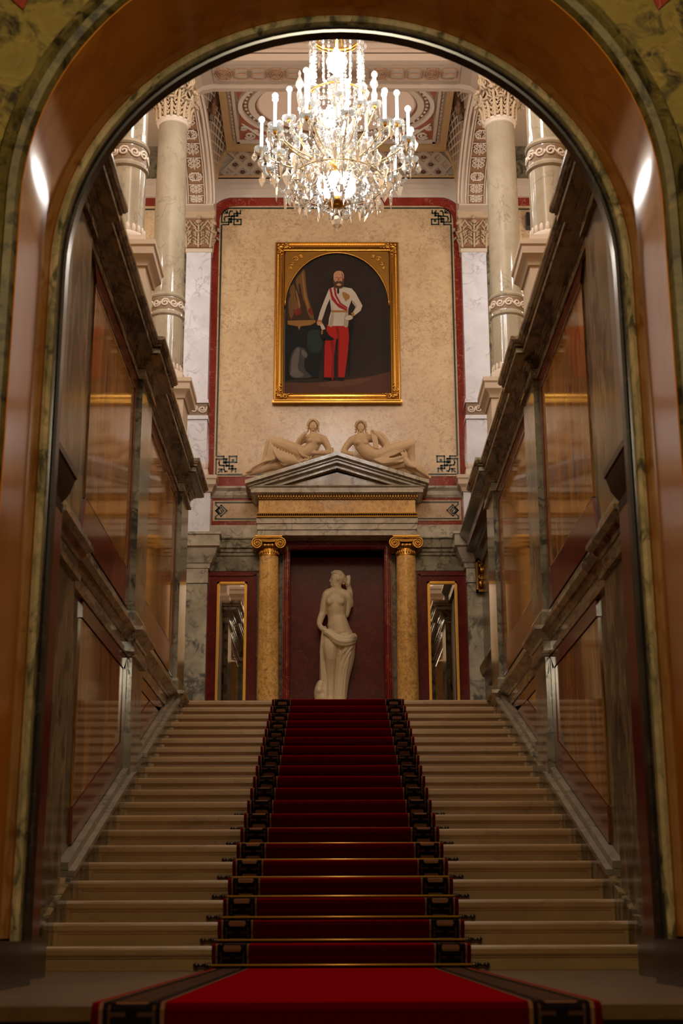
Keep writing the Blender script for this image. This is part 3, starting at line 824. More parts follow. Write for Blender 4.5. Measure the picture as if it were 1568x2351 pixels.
# frame strips round the panel
b = MB()
for x in (-1, 1): b.box(x*1.62, x*1.72, 16.8, 19.86, ZC-.03, ZC+.06)
b.box(-1.72, 1.72, 19.77, 19.86, ZC-.04, ZC+.06); b.build('panel_frame', OLIVEG, ce)
b = MB()
for x in (-1, 1): b.box(x*1.50, x*1.545, 16.8, 19.7, ZC-.0, ZC+.06)
b.box(-1.545, 1.545, 19.64, 19.69, ZC, ZC+.06); b.build('inner_frame', STUCW, ce)
b = MB()
for x in (-1, 1):
    for k in range(28): b.ell((x*1.583, 16.9+.103*k, ZC+.045), (.026, .04, .02), n=6)
for k in range(31): b.ell((-1.5+.1*k, 19.73, ZC+.045), (.04, .026, .02), n=6)
tag(b.build('frame_beading', STUCW, ce, smooth=True), kind='stuff')
# oval field with stepped rings
OC = (0, 18.66); RX, RY = 1.41, .92
def oval_ring(mb, a, c, z0, z1, mat=0, n=56):
    i = [(OC[0]+RX*a*math.cos(2*PI*k/n), OC[1]+RY*a*math.sin(2*PI*k/n)) for k in range(n)]
    o = [(OC[0]+RX*c*math.cos(2*PI*k/n), OC[1]+RY*c*math.sin(2*PI*k/n)) for k in range(n)]
    mb.rings([[(x, y, z1) for x, y in i], [(x, y, z0) for x, y in i], [(x, y, z0) for x, y in o], [(x, y, z1) for x, y in o]], mat, True, False)
b = MB(); oval_ring(b, .995, 1.04, ZC-.02, ZC+.06); oval_ring(b, .86, .93, ZC+.0, ZC+.06); b.build('oval_frame', STUCW, ce, angle=30)
b = MB(); oval_ring(b, .845, .862, ZC+.015, ZC+.05); oval_ring(b, .93, .995, ZC+.035, ZC+.05); b.build('oval_line', RECESS, ce)
b = MB()
for k in range(60):
    a = 2*PI*k/60; b.ell((OC[0]+RX*.962*math.cos(a), OC[1]+RY*.962*math.sin(a), ZC+.03), (.03, .022, .02), (0, 0, a), 6)
tag(b.build('oval_beading', STUCW, ce, smooth=True), kind='stuff')
b = MB(); i = [(OC[0]+RX*.85*math.cos(2*PI*k/56), OC[1]+RY*.85*math.sin(2*PI*k/56), ZC+.045) for k in range(56)]; b.face(i); b.build('oval_field', CEILP, ce)
# spandrels of the oval: brown ground with leaf scrolls
for sx in (-1, 1):
    for sy in (-1, 1):
        pts = [(sx*1.5, OC[1]+sy*.98)]+[(sx*RX*1.04*math.cos(a), OC[1]+sy*RY*1.04*math.sin(a)) for a in [.12+k*.13 for k in range(11)]]
        b = MB(); b.face([(x, y, ZC+.042) for x, y in pts]); b.build('spandrel_ground', RECRED, ce)
        b = MB()
        for (cx, cy, r, sg) in ((1.34, .84, .10, 1), (1.12, .88, .07, -1), (1.42, .62, .06, 1), (1.24, .72, .05, -1)):
            sp = spiral(0, 0, r, 1.6, .6, sg, 16, .2)
            b.tube([(sx*(cx+x), OC[1]+sy*(cy+z), ZC+.03) for x, z in sp], .018, 5)
        b.tube([(sx*.9, OC[1]+sy*.93, ZC+.03), (sx*1.2, OC[1]+sy*.80, ZC+.03), (sx*1.44, OC[1]+sy*.5, ZC+.03)], [.012, .03, .012], 5)
        b.build('spandrel_scroll', STUCW, ce, smooth=True)
# coved sides: lattice of real recesses
def cove_pt(sx, t, y, r0=0):
    """t 0 at the wall, 1 at the panel"""
    a = t*PI/2
    x = 1.905-(.20)*(1-math.cos(a)); z = 11.55+.46*math.sin(a)
    nx, nz = math.cos(a), math.sin(a)
    return (sx*(x+r0*nx), y, z+r0*nz)
def back_pt(t, x, r0=0):
    a = t*PI/2
    y = 20.28-.44*(1-math.cos(a)); z = 11.68+.34*math.sin(a)
    return (x, y+r0*math.cos(a), z+r0*math.sin(a))
def lattice(mb, S, us, vs, inset=.26, depth=.05, keep=None, diamond=True):
    """S(u,v,d) surface; diamond cells with frame, reveal and sunk floor"""
    du, dv = us[2], vs[2]
    nu, nv = int(round((us[1]-us[0])/du)), int(round((vs[1]-vs[0])/dv))
    for i in range(-1, nu+1):
        for j in range(-1, 2*nv+1):
            cu = us[0]+(i+.5+(.5 if j % 2 else 0))*du; cv = vs[0]+(j+1)*dv/2
            quad = [(cu, cv-dv/2), (cu+du/2, cv), (cu, cv+dv/2), (cu-du/2, cv)]
            if keep and not keep(cu, cv): continue
            cl = lambda p: (min(max(p[0], us[0]), us[1]), min(max(p[1], vs[0]), vs[1]))
            quad = [cl(p) for p in quad]
            c = (sum(p[0] for p in quad)/4, sum(p[1] for p in quad)/4)
            ar = abs(sum(quad[k][0]*quad[(k+1) % 4][1]-quad[(k+1) % 4][0]*quad[k][1] for k in range(4)))/2
            if ar < du*dv*.1: continue
            inn = [(p[0]+(c[0]-p[0])*inset, p[1]+(c[1]-p[1])*inset) for p in quad]
            A = [S(p[0], p[1], 0) for p in quad]; B = [S(p[0], p[1], 0) for p in inn]; D = [S(p[0], p[1], depth) for p in inn]
            for k in range(4):
                k2 = (k+1) % 4
                mb.face([A[k], A[k2], B[k2], B[k]], 0); mb.face([B[k], B[k2], D[k2], D[k]], 0)
            mb.face(D, 1)
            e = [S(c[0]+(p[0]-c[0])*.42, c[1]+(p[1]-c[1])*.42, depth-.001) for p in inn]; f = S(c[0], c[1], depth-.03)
            for k in range(4): mb.face([e[k], e[(k+1) % 4], f], 0)
for sx in (-1, 1):
    b = MB()
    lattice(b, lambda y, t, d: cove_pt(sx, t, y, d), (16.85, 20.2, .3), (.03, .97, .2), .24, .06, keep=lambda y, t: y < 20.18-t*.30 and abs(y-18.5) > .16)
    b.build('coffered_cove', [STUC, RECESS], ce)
    b = MB()
    for k in range(8): a = k*PI/4; q = cove_pt(sx, .55, 18.5+.05*math.cos(a), .0); b.ell((q[0]-sx*.02, 18.5+.07*math.cos(a), q[2]+.07*math.sin(a)), (.03, .045, .045), n=6)
    b.sphere((cove_pt(sx, .55, 18.5)[0]-sx*.03, 18.5, cove_pt(sx, .55, 18.5)[2]-.02), .06, 8)
    b.build('cove_boss', RECESS, ce, smooth=True)
    b = MB(); ring = []
    for t in [k/8 for k in range(9)]:
        ring.append([cove_pt(sx, t, y, d) for y, d in ((20.2-t*.36-.05, -.03), (20.2-t*.36+.06, -.03), (20.2-t*.36+.06, .05), (20.2-t*.36-.05, .05))])
    b.rings(ring); b.build('vault_groin', OLIVEG, ce, angle=40)
b = MB()
lattice(b, lambda x, t, d: back_pt(t, x, d), (-1.85, 1.85, .24), (.08, .95, .38), .36, .03, keep=lambda x, t: abs(x) < 1.86-t*.2)
b.build('lunette_lattice', [STUC, STUC], ce)
b = MB()
for j in range(-1, 5):
    t = .08+(j+1)*.19
    for i in range(-1, 17):
        x = -1.85+(i+.5+(.5 if j % 2 else 0))*.24
        if abs(x) < 1.80-t*.28 and .1 < t < .9:
            q = back_pt(t, x, .02)
            for k in range(5): a = k*2*PI/5; b.ell((q[0]+.026*math.cos(a), q[1]-.01, q[2]+.020*math.sin(a)), (.018, .02, .014), n=6)
tag(b.build('lunette_rosettes', ROSE, ce, smooth=True), kind='stuff')
b = MB(); b.box(-1.95, 1.95, 20.13, 20.3, 11.64, 11.70); b.build('lunette_sill', OLIVEG, ce)
b = MB(); b.rings([[back_pt(k/8, x, .05) for x in (-2.0, 2.0)] for k in range(9)], 0, False, False); b.build('lunette_backing', STUC, ce)
b = MB()
for sx in (-1, 1): b.rings([[cove_pt(sx, k/8, y, .075) for y in (16.8, 20.3)] for k in range(9)], 0, False, False)
b.build('cove_backing', RECESS, ce)
# longitudinal arches between far columns and back pilasters, with ornamented soffit
AYC, AH, AZS, ARISE = 18.3, 1.48, 11.0, .58
def rib_pt(x, a, d=0): return (x, AYC-(AH+d)*math.cos(a), AZS+(ARISE+d)*math.sin(a))
NA = 18
for sx in (-1, 1):
    b = MB(); rings = []
    for k in range(NA+1):
        a = PI*k/NA
        y0 = AYC-AH*math.cos(a); z0 = AZS+ARISE*math.sin(a)
        rings.append([(sx*1.91, y0, z0), (sx*2.40, y0, z0), (sx*2.40, y0, 12.2), (sx*1.91, y0, 12.2)])
    b.rings(rings)
    b.build('side_arch', STUCW, ce, angle=40)
    b = MB(); rings = []
    for k in range(NA+1):
        a = PI*k/NA; rings.append([rib_pt(sx*2.01, a, -.012), rib_pt(sx*2.31, a, -.012), rib_pt(sx*2.31, a, .02), rib_pt(sx*2.01, a, .02)])
    b.rings(rings); b.build('soffit_ground', RECESS, ce, angle=40)
    b = MB()
    for x in (1.885, 1.935, 2.0, 2.32): 
        b.tube([rib_pt(sx*x, PI*k/NA, -.015) for k in range(NA+1)], .02, 5)
    b.build('soffit_fillet', STUCW, ce, smooth=True)
    b = MB()
    N = 13
    for k in range(N):
        a0 = PI*(k+.5)/N
        def S(x, v): return rib_pt(sx*(2.16+x), a0+v/1.2, -.03)
        for sg in (-1, 1):
            for so in (-1, 1):
                sp = spiral(sg*.06, so*.045, .05, 1.4, PI/2 if so > 0 else -PI/2, sg*so, 12, .2)
                b.tube([S(x, v) for x, v in sp], .011, 4)
        if k % 3 == 1:
            b.tube([S(.1*math.cos(q), .085*math.sin(q)) for q in [j*PI/5 for j in range(11)]], .013, 4)
        else:
            b.tube([S(0, -.12), S(0, .12)], .014, 4)
            for sg in (-1, 1): b.tube([S(sg*.02, -.11), S(sg*.11, -.11)], .01, 4)
        b.tube([S(-.125, -.15), S(-.125, .15)], .009, 4); b.tube([S(.125, -.15), S(.125, .15)], .009, 4)
    tag(b.build('soffit_arabesque', STUCW, ce), kind='stuff')
# transverse beam on the far columns, seen from below
be = structure('trim_2')
def beam_poly(zb, zt, hw=1.9, r=.3):
    lo = [(-hw, zb-.12)]+[(-(hw-.02), zb-.10), (-(hw-.10), zb-.035), (-(hw-.24), zb)]+[(hw-.24, zb), (hw-.10, zb-.035), (hw-.02, zb-.10)]+[(hw, zb-.12)]
    return lo+[(hw, zt), (-hw, zt)]
b = MB(); b.prism([(x, 16.22, z) for x, z in beam_poly(11.15, 12.35)], (0, .56, 0)); b.build('beam', BEAMST, be)
b = MB(); b.prism([(x, 16.74, z) for x, z in beam_poly(11.08, 11.17)], (0, .08, 0)); b.prism([(x, 16.16, z) for x, z in beam_poly(11.12, 11.22)], (0, .08, 0)); b.build('beam_fillet', BEAMST, be)
b = MB(); b.box(-1.64, 1.64, 16.32, 16.66, 11.138, 11.16); b.build('beam_soffit_ground', BEAMST, be)
b = MB()
for k in range(14):
    x0 = -1.5+k*.231
    if k % 3 == 0:
        for a in range(3): b.tube([(x0+.11*math.cos(q)*(1-.3*a), 16.49+.13*math.sin(q)*(1-.3*a), 11.13) for q in [j*PI/5 for j in range(11)]], .012, 4)
        for sg in (-1, 1): b.tube([(x0-.08*sg, 16.36, 11.13), (x0+.08*sg, 16.62, 11.13)], .012, 4)
    else:
        pts = [(-.095, -.09), (-.06, -.12), (.06, -.12), (.095, -.09), (.095, .09), (.06, .12), (-.06, .12), (-.095, .09), (-.095, -.09)]
        b.tube([(x0+x, 16.49+y, 11.13) for x, y in pts], .012, 4)
        b.tube([(x0-.05, 16.49, 11.13), (x0+.05, 16.49, 11.13)], .02, 4)
tag(b.build('beam_guilloche', RECESS, be), kind='stuff')
b = MB()
for x0, z0, z1, y in ((1.9, 11.26, 11.31, 16.19), (1.9, 11.42, 11.50, 16.15), (1.9, 11.50, 11.54, 16.10)): b.box(-x0, x0, y, 16.23, z0, z1)
b.build('beam_moulding', BEAMST, be)
# beams over the columns along the hall
for sx in (-1, 1):
    b = MB(); b.box(sx*1.9, sx*2.4, 7.75, 12.6, 11.03, 12.2); b.box(sx*1.9, sx*2.4, 16.22, 16.83, 11.03, 12.2); b.box(sx*1.9, sx*2.4, 19.77, 20.3, 10.98, 12.2); b.box(sx*1.9, sx*2.4, 12.55, 13.25, 11.03, 12.2); b.build('column_beam', STUCW, be)
    b = MB(); b.box(sx*1.9, sx*2.4, 13.25, 16.22, 11.55, 12.2); b.build('column_beam', STUCW, be)
#PART3#

# ================================================================== OBJECTS
# ------------------------------------------------------------------ aedicule over the niche
ae = empty('pediment_surround', (0, 20.3, 5.7), label='grey marble entablature and pediment with gilt beading above the red niche', cat='pediment')
def aeb(mb, nm, mat, parent=ae, **k):
    o = mb.build(nm, mat, parent, **k); o.location = (0, -20.3, -5.7); return o
b = MB()
for i, (z0, z1, y) in enumerate(((5.71, 5.79, 19.86), (5.792, 5.88, 19.84), (5.882, 5.965, 19.82))): b.box(-1.15-.01*i, 1.15+.01*i, y, 20.3, z0, z1)
aeb(b, 'architrave', GREY)
b = MB(); b.box(-1.17, 1.17, 19.79, 20.3, 5.967, 5.985); b.box(-1.165, 1.165, 19.80, 20.3, 6.02, 6.035); aeb(b, 'architrave_fillet', GILTD)
bead = MB(); bead.ell((0, 0, 0), (.017, .017, .02), n=8)
b = MB()
for k in range(78): b.ell((-1.155+.03*k, 19.80, 6.002), (.011, .014, .016), n=6)
tag(aeb(b, 'bead_row', GILTD, smooth=True), kind='stuff')
b = MB(); b.box(-1.14, 1.14, 19.84, 20.3, 6.03, 6.245); aeb(b, 'frieze', GOLDC)
b = MB(); b.box(-1.15, 1.15, 19.80, 20.3, 6.246, 6.262); aeb(b, 'frieze_fillet', GILTD)
b = MB()
for k in range(60): b.box(-1.15+.039*k, -1.15+.039*k+.024, 19.77, 19.82, 6.262, 6.292)
tag(aeb(b, 'dentil_row', GILTD), kind='stuff')
b = MB(); b.box(-1.16, 1.16, 19.82, 20.3, 6.26, 6.30); aeb(b, 'dentil_ground', REDD)
pth = [(1.14, 20.3), (1.14, 19.82), (-1.14, 19.82), (-1.14, 20.3)][::-1]
b = MB(); sweep(b, pth, [(0, 6.29), (-.06, 6.295), (-.08, 6.31), (-.11, 6.315), (-.11, 6.385), (-.135, 6.40), (-.14, 6.415), (0, 6.42)]); aeb(b, 'cornice', GREY, angle=25)
b = MB(); b.prism([(x, 19.84, z) for x, z in ((-.95, 6.40), (.95, 6.40), (0, 6.66))], (0, .4, 0)); aeb(b, 'tympanum', GREY)
sl = (6.90-6.47)/1.33
def rake(off0, off1, y, hw, yback=20.3):
    """both raking members between two heights above the rake line"""
    mb = MB()
    z = lambda x, o: 6.47+(1.33-abs(x))*sl+o
    for s in (-1, 1):
        pts = [(s*hw, z(hw, off0)), (0, z(0, off0)), (0, z(0, off1)), (s*hw, z(hw, off1))]
        mb.prism([(x, y, zz) for x, zz in pts], (0, yback-y, 0))
    return mb
aeb(rake(-.13, -.09, 19.70, 1.27), 'raking_fascia', GREY)
aeb(rake(-.09, -.055, 19.66, 1.29), 'raking_cyma', GREY)
aeb(rake(-.055, .0, 19.60, 1.33), 'raking_corona', GREY)
aeb(rake(-.19, -.13, 19.78, 1.16), 'raking_bed', GREY)
b = MB()
for s in (-1, 1):
    for k in range(34):
        x = .02+.0265*k; b.ell((s*x, 19.80, 6.47+(1.33-x)*sl-.205), (.010, .03, .016), n=6)
tag(aeb(b, 'egg_moulding', GILTD, smooth=True), kind='stuff')

# gilded ionic columns
def make_ionic():
    t = empty('ionic_column')
    b = MB(); b.lathe([(.20, 2.8), (.20, 2.86), (.19, 2.9), (.165, 2.92), (.175, 2.95), (.158, 2.98)], n=32); b.build('base', GILT, t, angle=30)
    b = MB(); b.lathe([(.157, 2.97), (.156, 3.6), (.147, 4.6), (.138, 5.46)], n=36); b.build('shaft', GOLDC, t, angle=40)
    b = MB(); b.lathe([(.139, 5.42), (.142, 5.435), (.139, 5.45), (.139, 5.52), (.15, 5.53), (.16, 5.56), (.15, 5.585), (.14, 5.59)], n=32)
    cp = b.build('capital', GILT, t, angle=35)
    b = MB()
    for k in range(24):
        a = 2*PI*k/24; b.ell((.142*math.cos(a), .142*math.sin(a), 5.475), (.012, .009, .032), (0, 0, a+PI/2), 6)
    b.build('palmette_neck', GILT, cp, smooth=True)
    b = MB(); b.box(-.195, .195, -.16, .16, 5.695, 5.715); b.box(-.185, .185, -.15, .15, 5.67, 5.697); b.build('abacus', GILT, cp)
    b = MB()
    for sy in (-1, 1):
        y = sy*.15
        for sx in (-1, 1):
            sp = spiral(sx*.165, 5.595, .084, 2.4, PI/2, -sx, 40, .16)
            b.tube([(x, y, z) for x, z in [(0, 5.672)]+[(sx*.08, 5.68)]+sp], [.012]*2+[.014-.006*i/len(sp) for i in range(len(sp))], 6)
            b.sphere((sx*.165, y*1.02, 5.595), .016, 8)
        b.tube([(-.15, y, 5.635), (-.07, y, 5.62), (0, y, 5.618), (.07, y, 5.62), (.15, y, 5.635)], .012, 6)
    b.build('volute', GILT, cp, smooth=True)
    b = MB()
    for sx in (-1, 1):
        b.rings([[(sx*.165+.078*math.cos(2*PI*k/20), y, 5.595+.078*math.sin(2*PI*k/20)) for k in range(20)] for y in (-.145, .145)])
    b.box(-.165, .165, -.14, .14, 5.61, 5.672)
    b.build('volute_bolster', GILTD, cp, angle=40)
    b = MB()
    for k in range(-1, 2): b.ell((k*.055, -.158, 5.56), (.022, .02, .03), n=8)
    b.build('egg', GILT, cp, smooth=True)
    return t
i0 = make_ionic()
for i, s in enumerate((-1, 1)):
    o = i0 if i == 0 else copy_tree(i0)
    o.location = (s*.995+.005, 20.02, 0)
    tag(o, 'yellow marble column with gilded scroll capital, %s of the niche' % ('left', 'right')[i], 'column', 'yellow columns flanking the niche')

# mirrors in gilt frames
for i, s in enumerate((-1, 1)):
    t = empty('mirror', (s*1.53, 20.26, 2.8), label='tall narrow mirror in a gilt frame set in red marble, %s of the niche' % ('left', 'right')[i], cat='mirror', group='mirrors beside the niche')
    b = MB(); b.box(-.185, .185, -.05, 0, .02, 2.26); b.build('glass', MIRROR, t)
    b = MB()
    for x0, x1, z0, z1 in ((-.218, -.18, 0, 2.30), (.18, .218, 0, 2.30), (-.218, .218, 2.26, 2.30)): b.box(x0, x1, -.075, 0, z0, z1)
    for x0, x1, z0, z1 in ((-.205, -.19, 0, 2.285), (.19, .205, 0, 2.285), (-.205, .205, 2.272, 2.285)): b.box(x0, x1, -.085, 0, z0, z1)
    b.build('gilt_frame', GILT, t)

# ------------------------------------------------------------------ painting
pt = empty('painting', (0.008, 20.26, 7.885), label='gilt framed painting of a standing man in white tunic and red trousers', cat='painting')
PO = (0.008, 20.26, 7.885)
def ptb(mb, nm, mat, parent=pt, **k):
    o = mb.build(nm, mat, parent, **k)
    if parent is pt: o.location = (-PO[0], -PO[1], -PO[2])
    return o
OX0, OX1, OZ0, OZ1 = -.955, .971, 7.885, 10.545
fprof = [(0, 0), (0, -.10), (.012, -.125), (.03, -.13), (.04, -.115), (.055, -.11), (.075, -.13), (.10, -.135), (.118, -.115), (.128, -.10), (.14, -.095), (.15, -.07), (.15, 0)]
b = MB(); rings = []
for (x, z, dx, dz) in ((OX0, OZ0, 1, 1), (OX1, OZ0, -1, 1), (OX1, OZ1, -1, -1), (OX0, OZ1, 1, -1), (OX0, OZ0, 1, 1)):
    rings.append([(x+dx*o, 20.26+y, z+dz*o) for o, y in fprof])
b.rings(rings, cap=False); fr = ptb(b, 'frame', GILT, angle=30)
b = MB()
for k in range(70): 
    z = OZ0+.1+k*.0355
    for x in (OX0+.055, OX1-.055): b.ell((x, 20.148, z), (.009, .008, .012), n=6)
for k in range(48):
    x = OX0+.1+k*.0365
    for z in (OZ0+.055, OZ1-.055): b.ell((x, 20.148, z), (.012, .008, .009), n=6)
tag(ptb(b, 'frame_beading', GILT, smooth=True), kind='stuff')
b = MB(); b.box(OX0-.02, OX1+.02, 20.15, 20.26, OZ0-.012, OZ0+.03); ptb(b, 'frame_sill', GILT)
for (cx, cz, sx, sz) in ((OX0+.09, OZ0+.09, 1, 1), (OX1-.09, OZ0+.09, -1, 1), (OX1-.09, OZ1-.09, -1, -1), (OX0+.09, OZ1-.09, 1, -1)):
    b = MB()
    for (x, z, r) in ((0, 0, .05), (.08, .015, .035), (.015, .08, .035), (.14, .02, .025), (.02, .14, .025), (.19, .02, .018), (.02, .19, .018), (-.03, .03, .03), (.03, -.03, .03)):
        b.ell((cx+sx*x, 20.13, cz+sz*z), (r, .03, r*.8), (0, 0, 0), 8)
    for (x, z, r, sg) in ((.09, -.02, .04, 1), (-.02, .09, .04, -1)):
        b.tube([(cx+sx*(x+p), 20.11, cz+sz*(z+q)) for p, q in spiral(0, 0, r, 1.4, 0, sg, 14, .2)], .010, 5)
    ptb(b, 'corner_ornament', GILT, smooth=True)
# gilt spandrel board with arched opening
IX0, IX1 = OX0+.148, OX1-.148
def opening(n=28):
    cx = .008; a, h0, h1 = .806, 9.47, 10.378
    return [(cx+a*math.cos(PI*k/n), h0+(h1-h0)*math.sin(PI*k/n)) for k in range(n+1)]
op = opening()
b = MB(); top = [(IX1, 9.47)]+[(min(max(x*1.0, IX0), IX1), OZ1-.148) for x, z in op[1:-1]]+[(IX0, 9.47)]
for k in range(len(op)-1): b.prism([(op[k][0], 20.19, op[k][1]), (op[k+1][0], 20.19, op[k+1][1]), (top[k+1][0], 20.19, top[k+1][1]), (top[k][0], 20.19, top[k][1])], (0, .04, 0))
ptb(b, 'spandrel_board', GILTD)
b = MB(); b.tube([(x, 20.185, z) for x, z in op], .012, 5); ptb(b, 'arch_fillet', GILT, smooth=True)
for s in (-1, 1):
    b = MB()
    for (x, z, r, sg) in ((.64, 10.27, .045, 1), (.70, 10.19, .035, -1), (.56, 10.31, .03, 1), (.72, 10.11, .025, 1)):
        b.tube([(.008+s*(x+p), 20.18, z+q) for p, q in spiral(0, 0, r, 1.4, 0, sg, 14, .2)], .010, 5)
    ptb(b, 'spandrel_ornament', GILT, smooth=True)
# the canvas: flat layers of paint
def P(zx, zy): return ((zx-785)*.001323+.01, 8.055+(1812-zy)*.001432)
def paint(nm, layers, order):
    mb = MB(); mats = []
    for li, (mat, pts, sm) in enumerate(layers):
        if mat not in mats: mats.append(mat)
        q = [P(*p) for p in pts]
        if sm: q = [tuple(v) for v in catmull(q, 4)]
        y = 20.228-.0006*(order+li)
        mb.face([(x, y, z) for x, z in q][::-1], mats.index(mat))
    # triangulate concave outlines reliably
    me = mb.mesh(nm, mats)
    import bmesh
    bm = bmesh.new(); bm.from_mesh(me); bmesh.ops.triangulate(bm, faces=bm.faces, ngon_method='EAR_CLIP'); bm.to_mesh(me); bm.free()
    return inst(me, nm, pt, (-PO[0], -PO[1], -PO[2]))
def oil(name, r, g, b_, grain=.18, scale=6): return plain(name, srgb(r*.8, g*.8, b_*.8), .6, 0, grain, scale, .15)
OIL = dict(bg=oil('oil_dark_umber', 50, 37, 31, .35, 2.2), fl=oil('oil_floor_brown', 98, 60, 40), fl2=oil('oil_floor_light', 112, 74, 52), cur=oil('oil_curtain_ochre', 122, 84, 44), curd=oil('oil_curtain_shadow', 70, 44, 28), curr=oil('oil_curtain_red', 126, 44, 30),
           tab=oil('oil_table_gold', 158, 112, 52), dk=oil('oil_black_green', 24, 24, 24, .3, 3), gr=oil('oil_dark_green', 40, 54, 48), lion=oil('oil_stone_grey', 110, 100, 92), liond=oil('oil_stone_shadow', 72, 66, 62),
           white=oil('oil_tunic_white', 216, 200, 180, .05), wsh=oil('oil_tunic_shade', 186, 168, 146, .06), red=oil('oil_trouser_red', 186, 34, 22, .08), redd=oil('oil_trouser_shade', 150, 24, 18, .08), sash=oil('oil_sash_red', 168, 36, 38, .05),
           skin=oil('oil_skin', 206, 150, 112, .06), skind=oil('oil_skin_shade', 168, 108, 78, .06), hair=oil('oil_hair_brown', 84, 54, 36, .1), blk=oil('oil_black', 22, 18, 18), gold=oil('oil_braid_gold', 176, 122, 58))
bgpts = [(175, 1812), (1395, 1812), (1395, 830)]
paint('canvas', [(OIL['bg'], [(175, 1812), (1395, 1812), (1395, 690)]+[(785+605*math.cos(a), 823-633*math.sin(a)) for a in [PI*k/24 for k in range(1, 24)]]+[(175, 823)], False),
                 (OIL['fl'], [(175, 1812), (1395, 1812), (1395, 1570), (1200, 1620), (900, 1660), (600, 1690), (400, 1700), (175, 1690)], False),
                 (OIL['fl2'], [(560, 1720), (700, 1680), (1000, 1660), (1180, 1650), (1000, 1720), (700, 1750)], True)], 0)
paint('painted_curtain', [(OIL['curd'], [(200, 660), (290, 490), (400, 370), (420, 560), (440, 700), (490, 830), (525, 985), (200, 1000)], False),
                          (OIL['cur'], [(300, 500), (350, 430), (400, 380), (420, 560), (450, 740), (500, 880), (510, 960), (460, 940), (400, 780), (330, 640)], True),
                          (OIL['cur'], [(230, 600), (280, 560), (300, 700), (340, 820), (330, 880), (280, 860), (250, 760)], True),
                          (OIL['curd'], [(330, 560), (352, 560), (385, 720), (430, 870), (410, 880), (360, 760)], True),
                          (OIL['cur'], [(215, 760), (240, 700), (262, 800), (275, 900), (250, 960), (222, 900)], True), (OIL['tab'], [(372, 440), (384, 430), (410, 620), (452, 800), (470, 900), (455, 890), (400, 700)], True), (OIL['tab'], [(300, 640), (312, 640), (350, 780), (352, 830), (336, 820)], True), (OIL['curd'], [(400, 760), (440, 900), (470, 980), (400, 985), (380, 900)], True), (OIL['curr'], [(290, 860), (350, 840), (365, 890), (330, 920), (280, 905)], True), (OIL['curr'], [(445, 860), (480, 830), (505, 890), (480, 920)], True)], 4)
paint('painted_table', [(OIL['dk'], [(185, 1040), (540, 1030), (600, 1040), (600, 1400), (560, 1640), (200, 1660)], False), (OIL['gr'], [(440, 1130), (520, 1090), (600, 1120), (610, 1290), (540, 1360), (450, 1310)], True),
                        (OIL['tab'], [(205, 985), (525, 975), (540, 1000), (480, 1035), (360, 1050), (340, 1095), (325, 1050), (210, 1030)], False)], 16)
paint('painted_lion', [(OIL['liond'], [(235, 1600), (235, 1480), (260, 1360), (320, 1290), (400, 1310), (440, 1370), (435, 1410), (405, 1440), (410, 1540), (460, 1600), (480, 1640), (300, 1650)], True),
                       (OIL['lion'], [(250, 1560), (260, 1420), (310, 1310), (350, 1310), (340, 1420), (330, 1540), (400, 1610), (330, 1640), (240, 1610)], True),
                       (OIL['lion'], [(370, 1330), (400, 1330), (436, 1380), (428, 1408), (395, 1400), (372, 1370)], True)], 20)
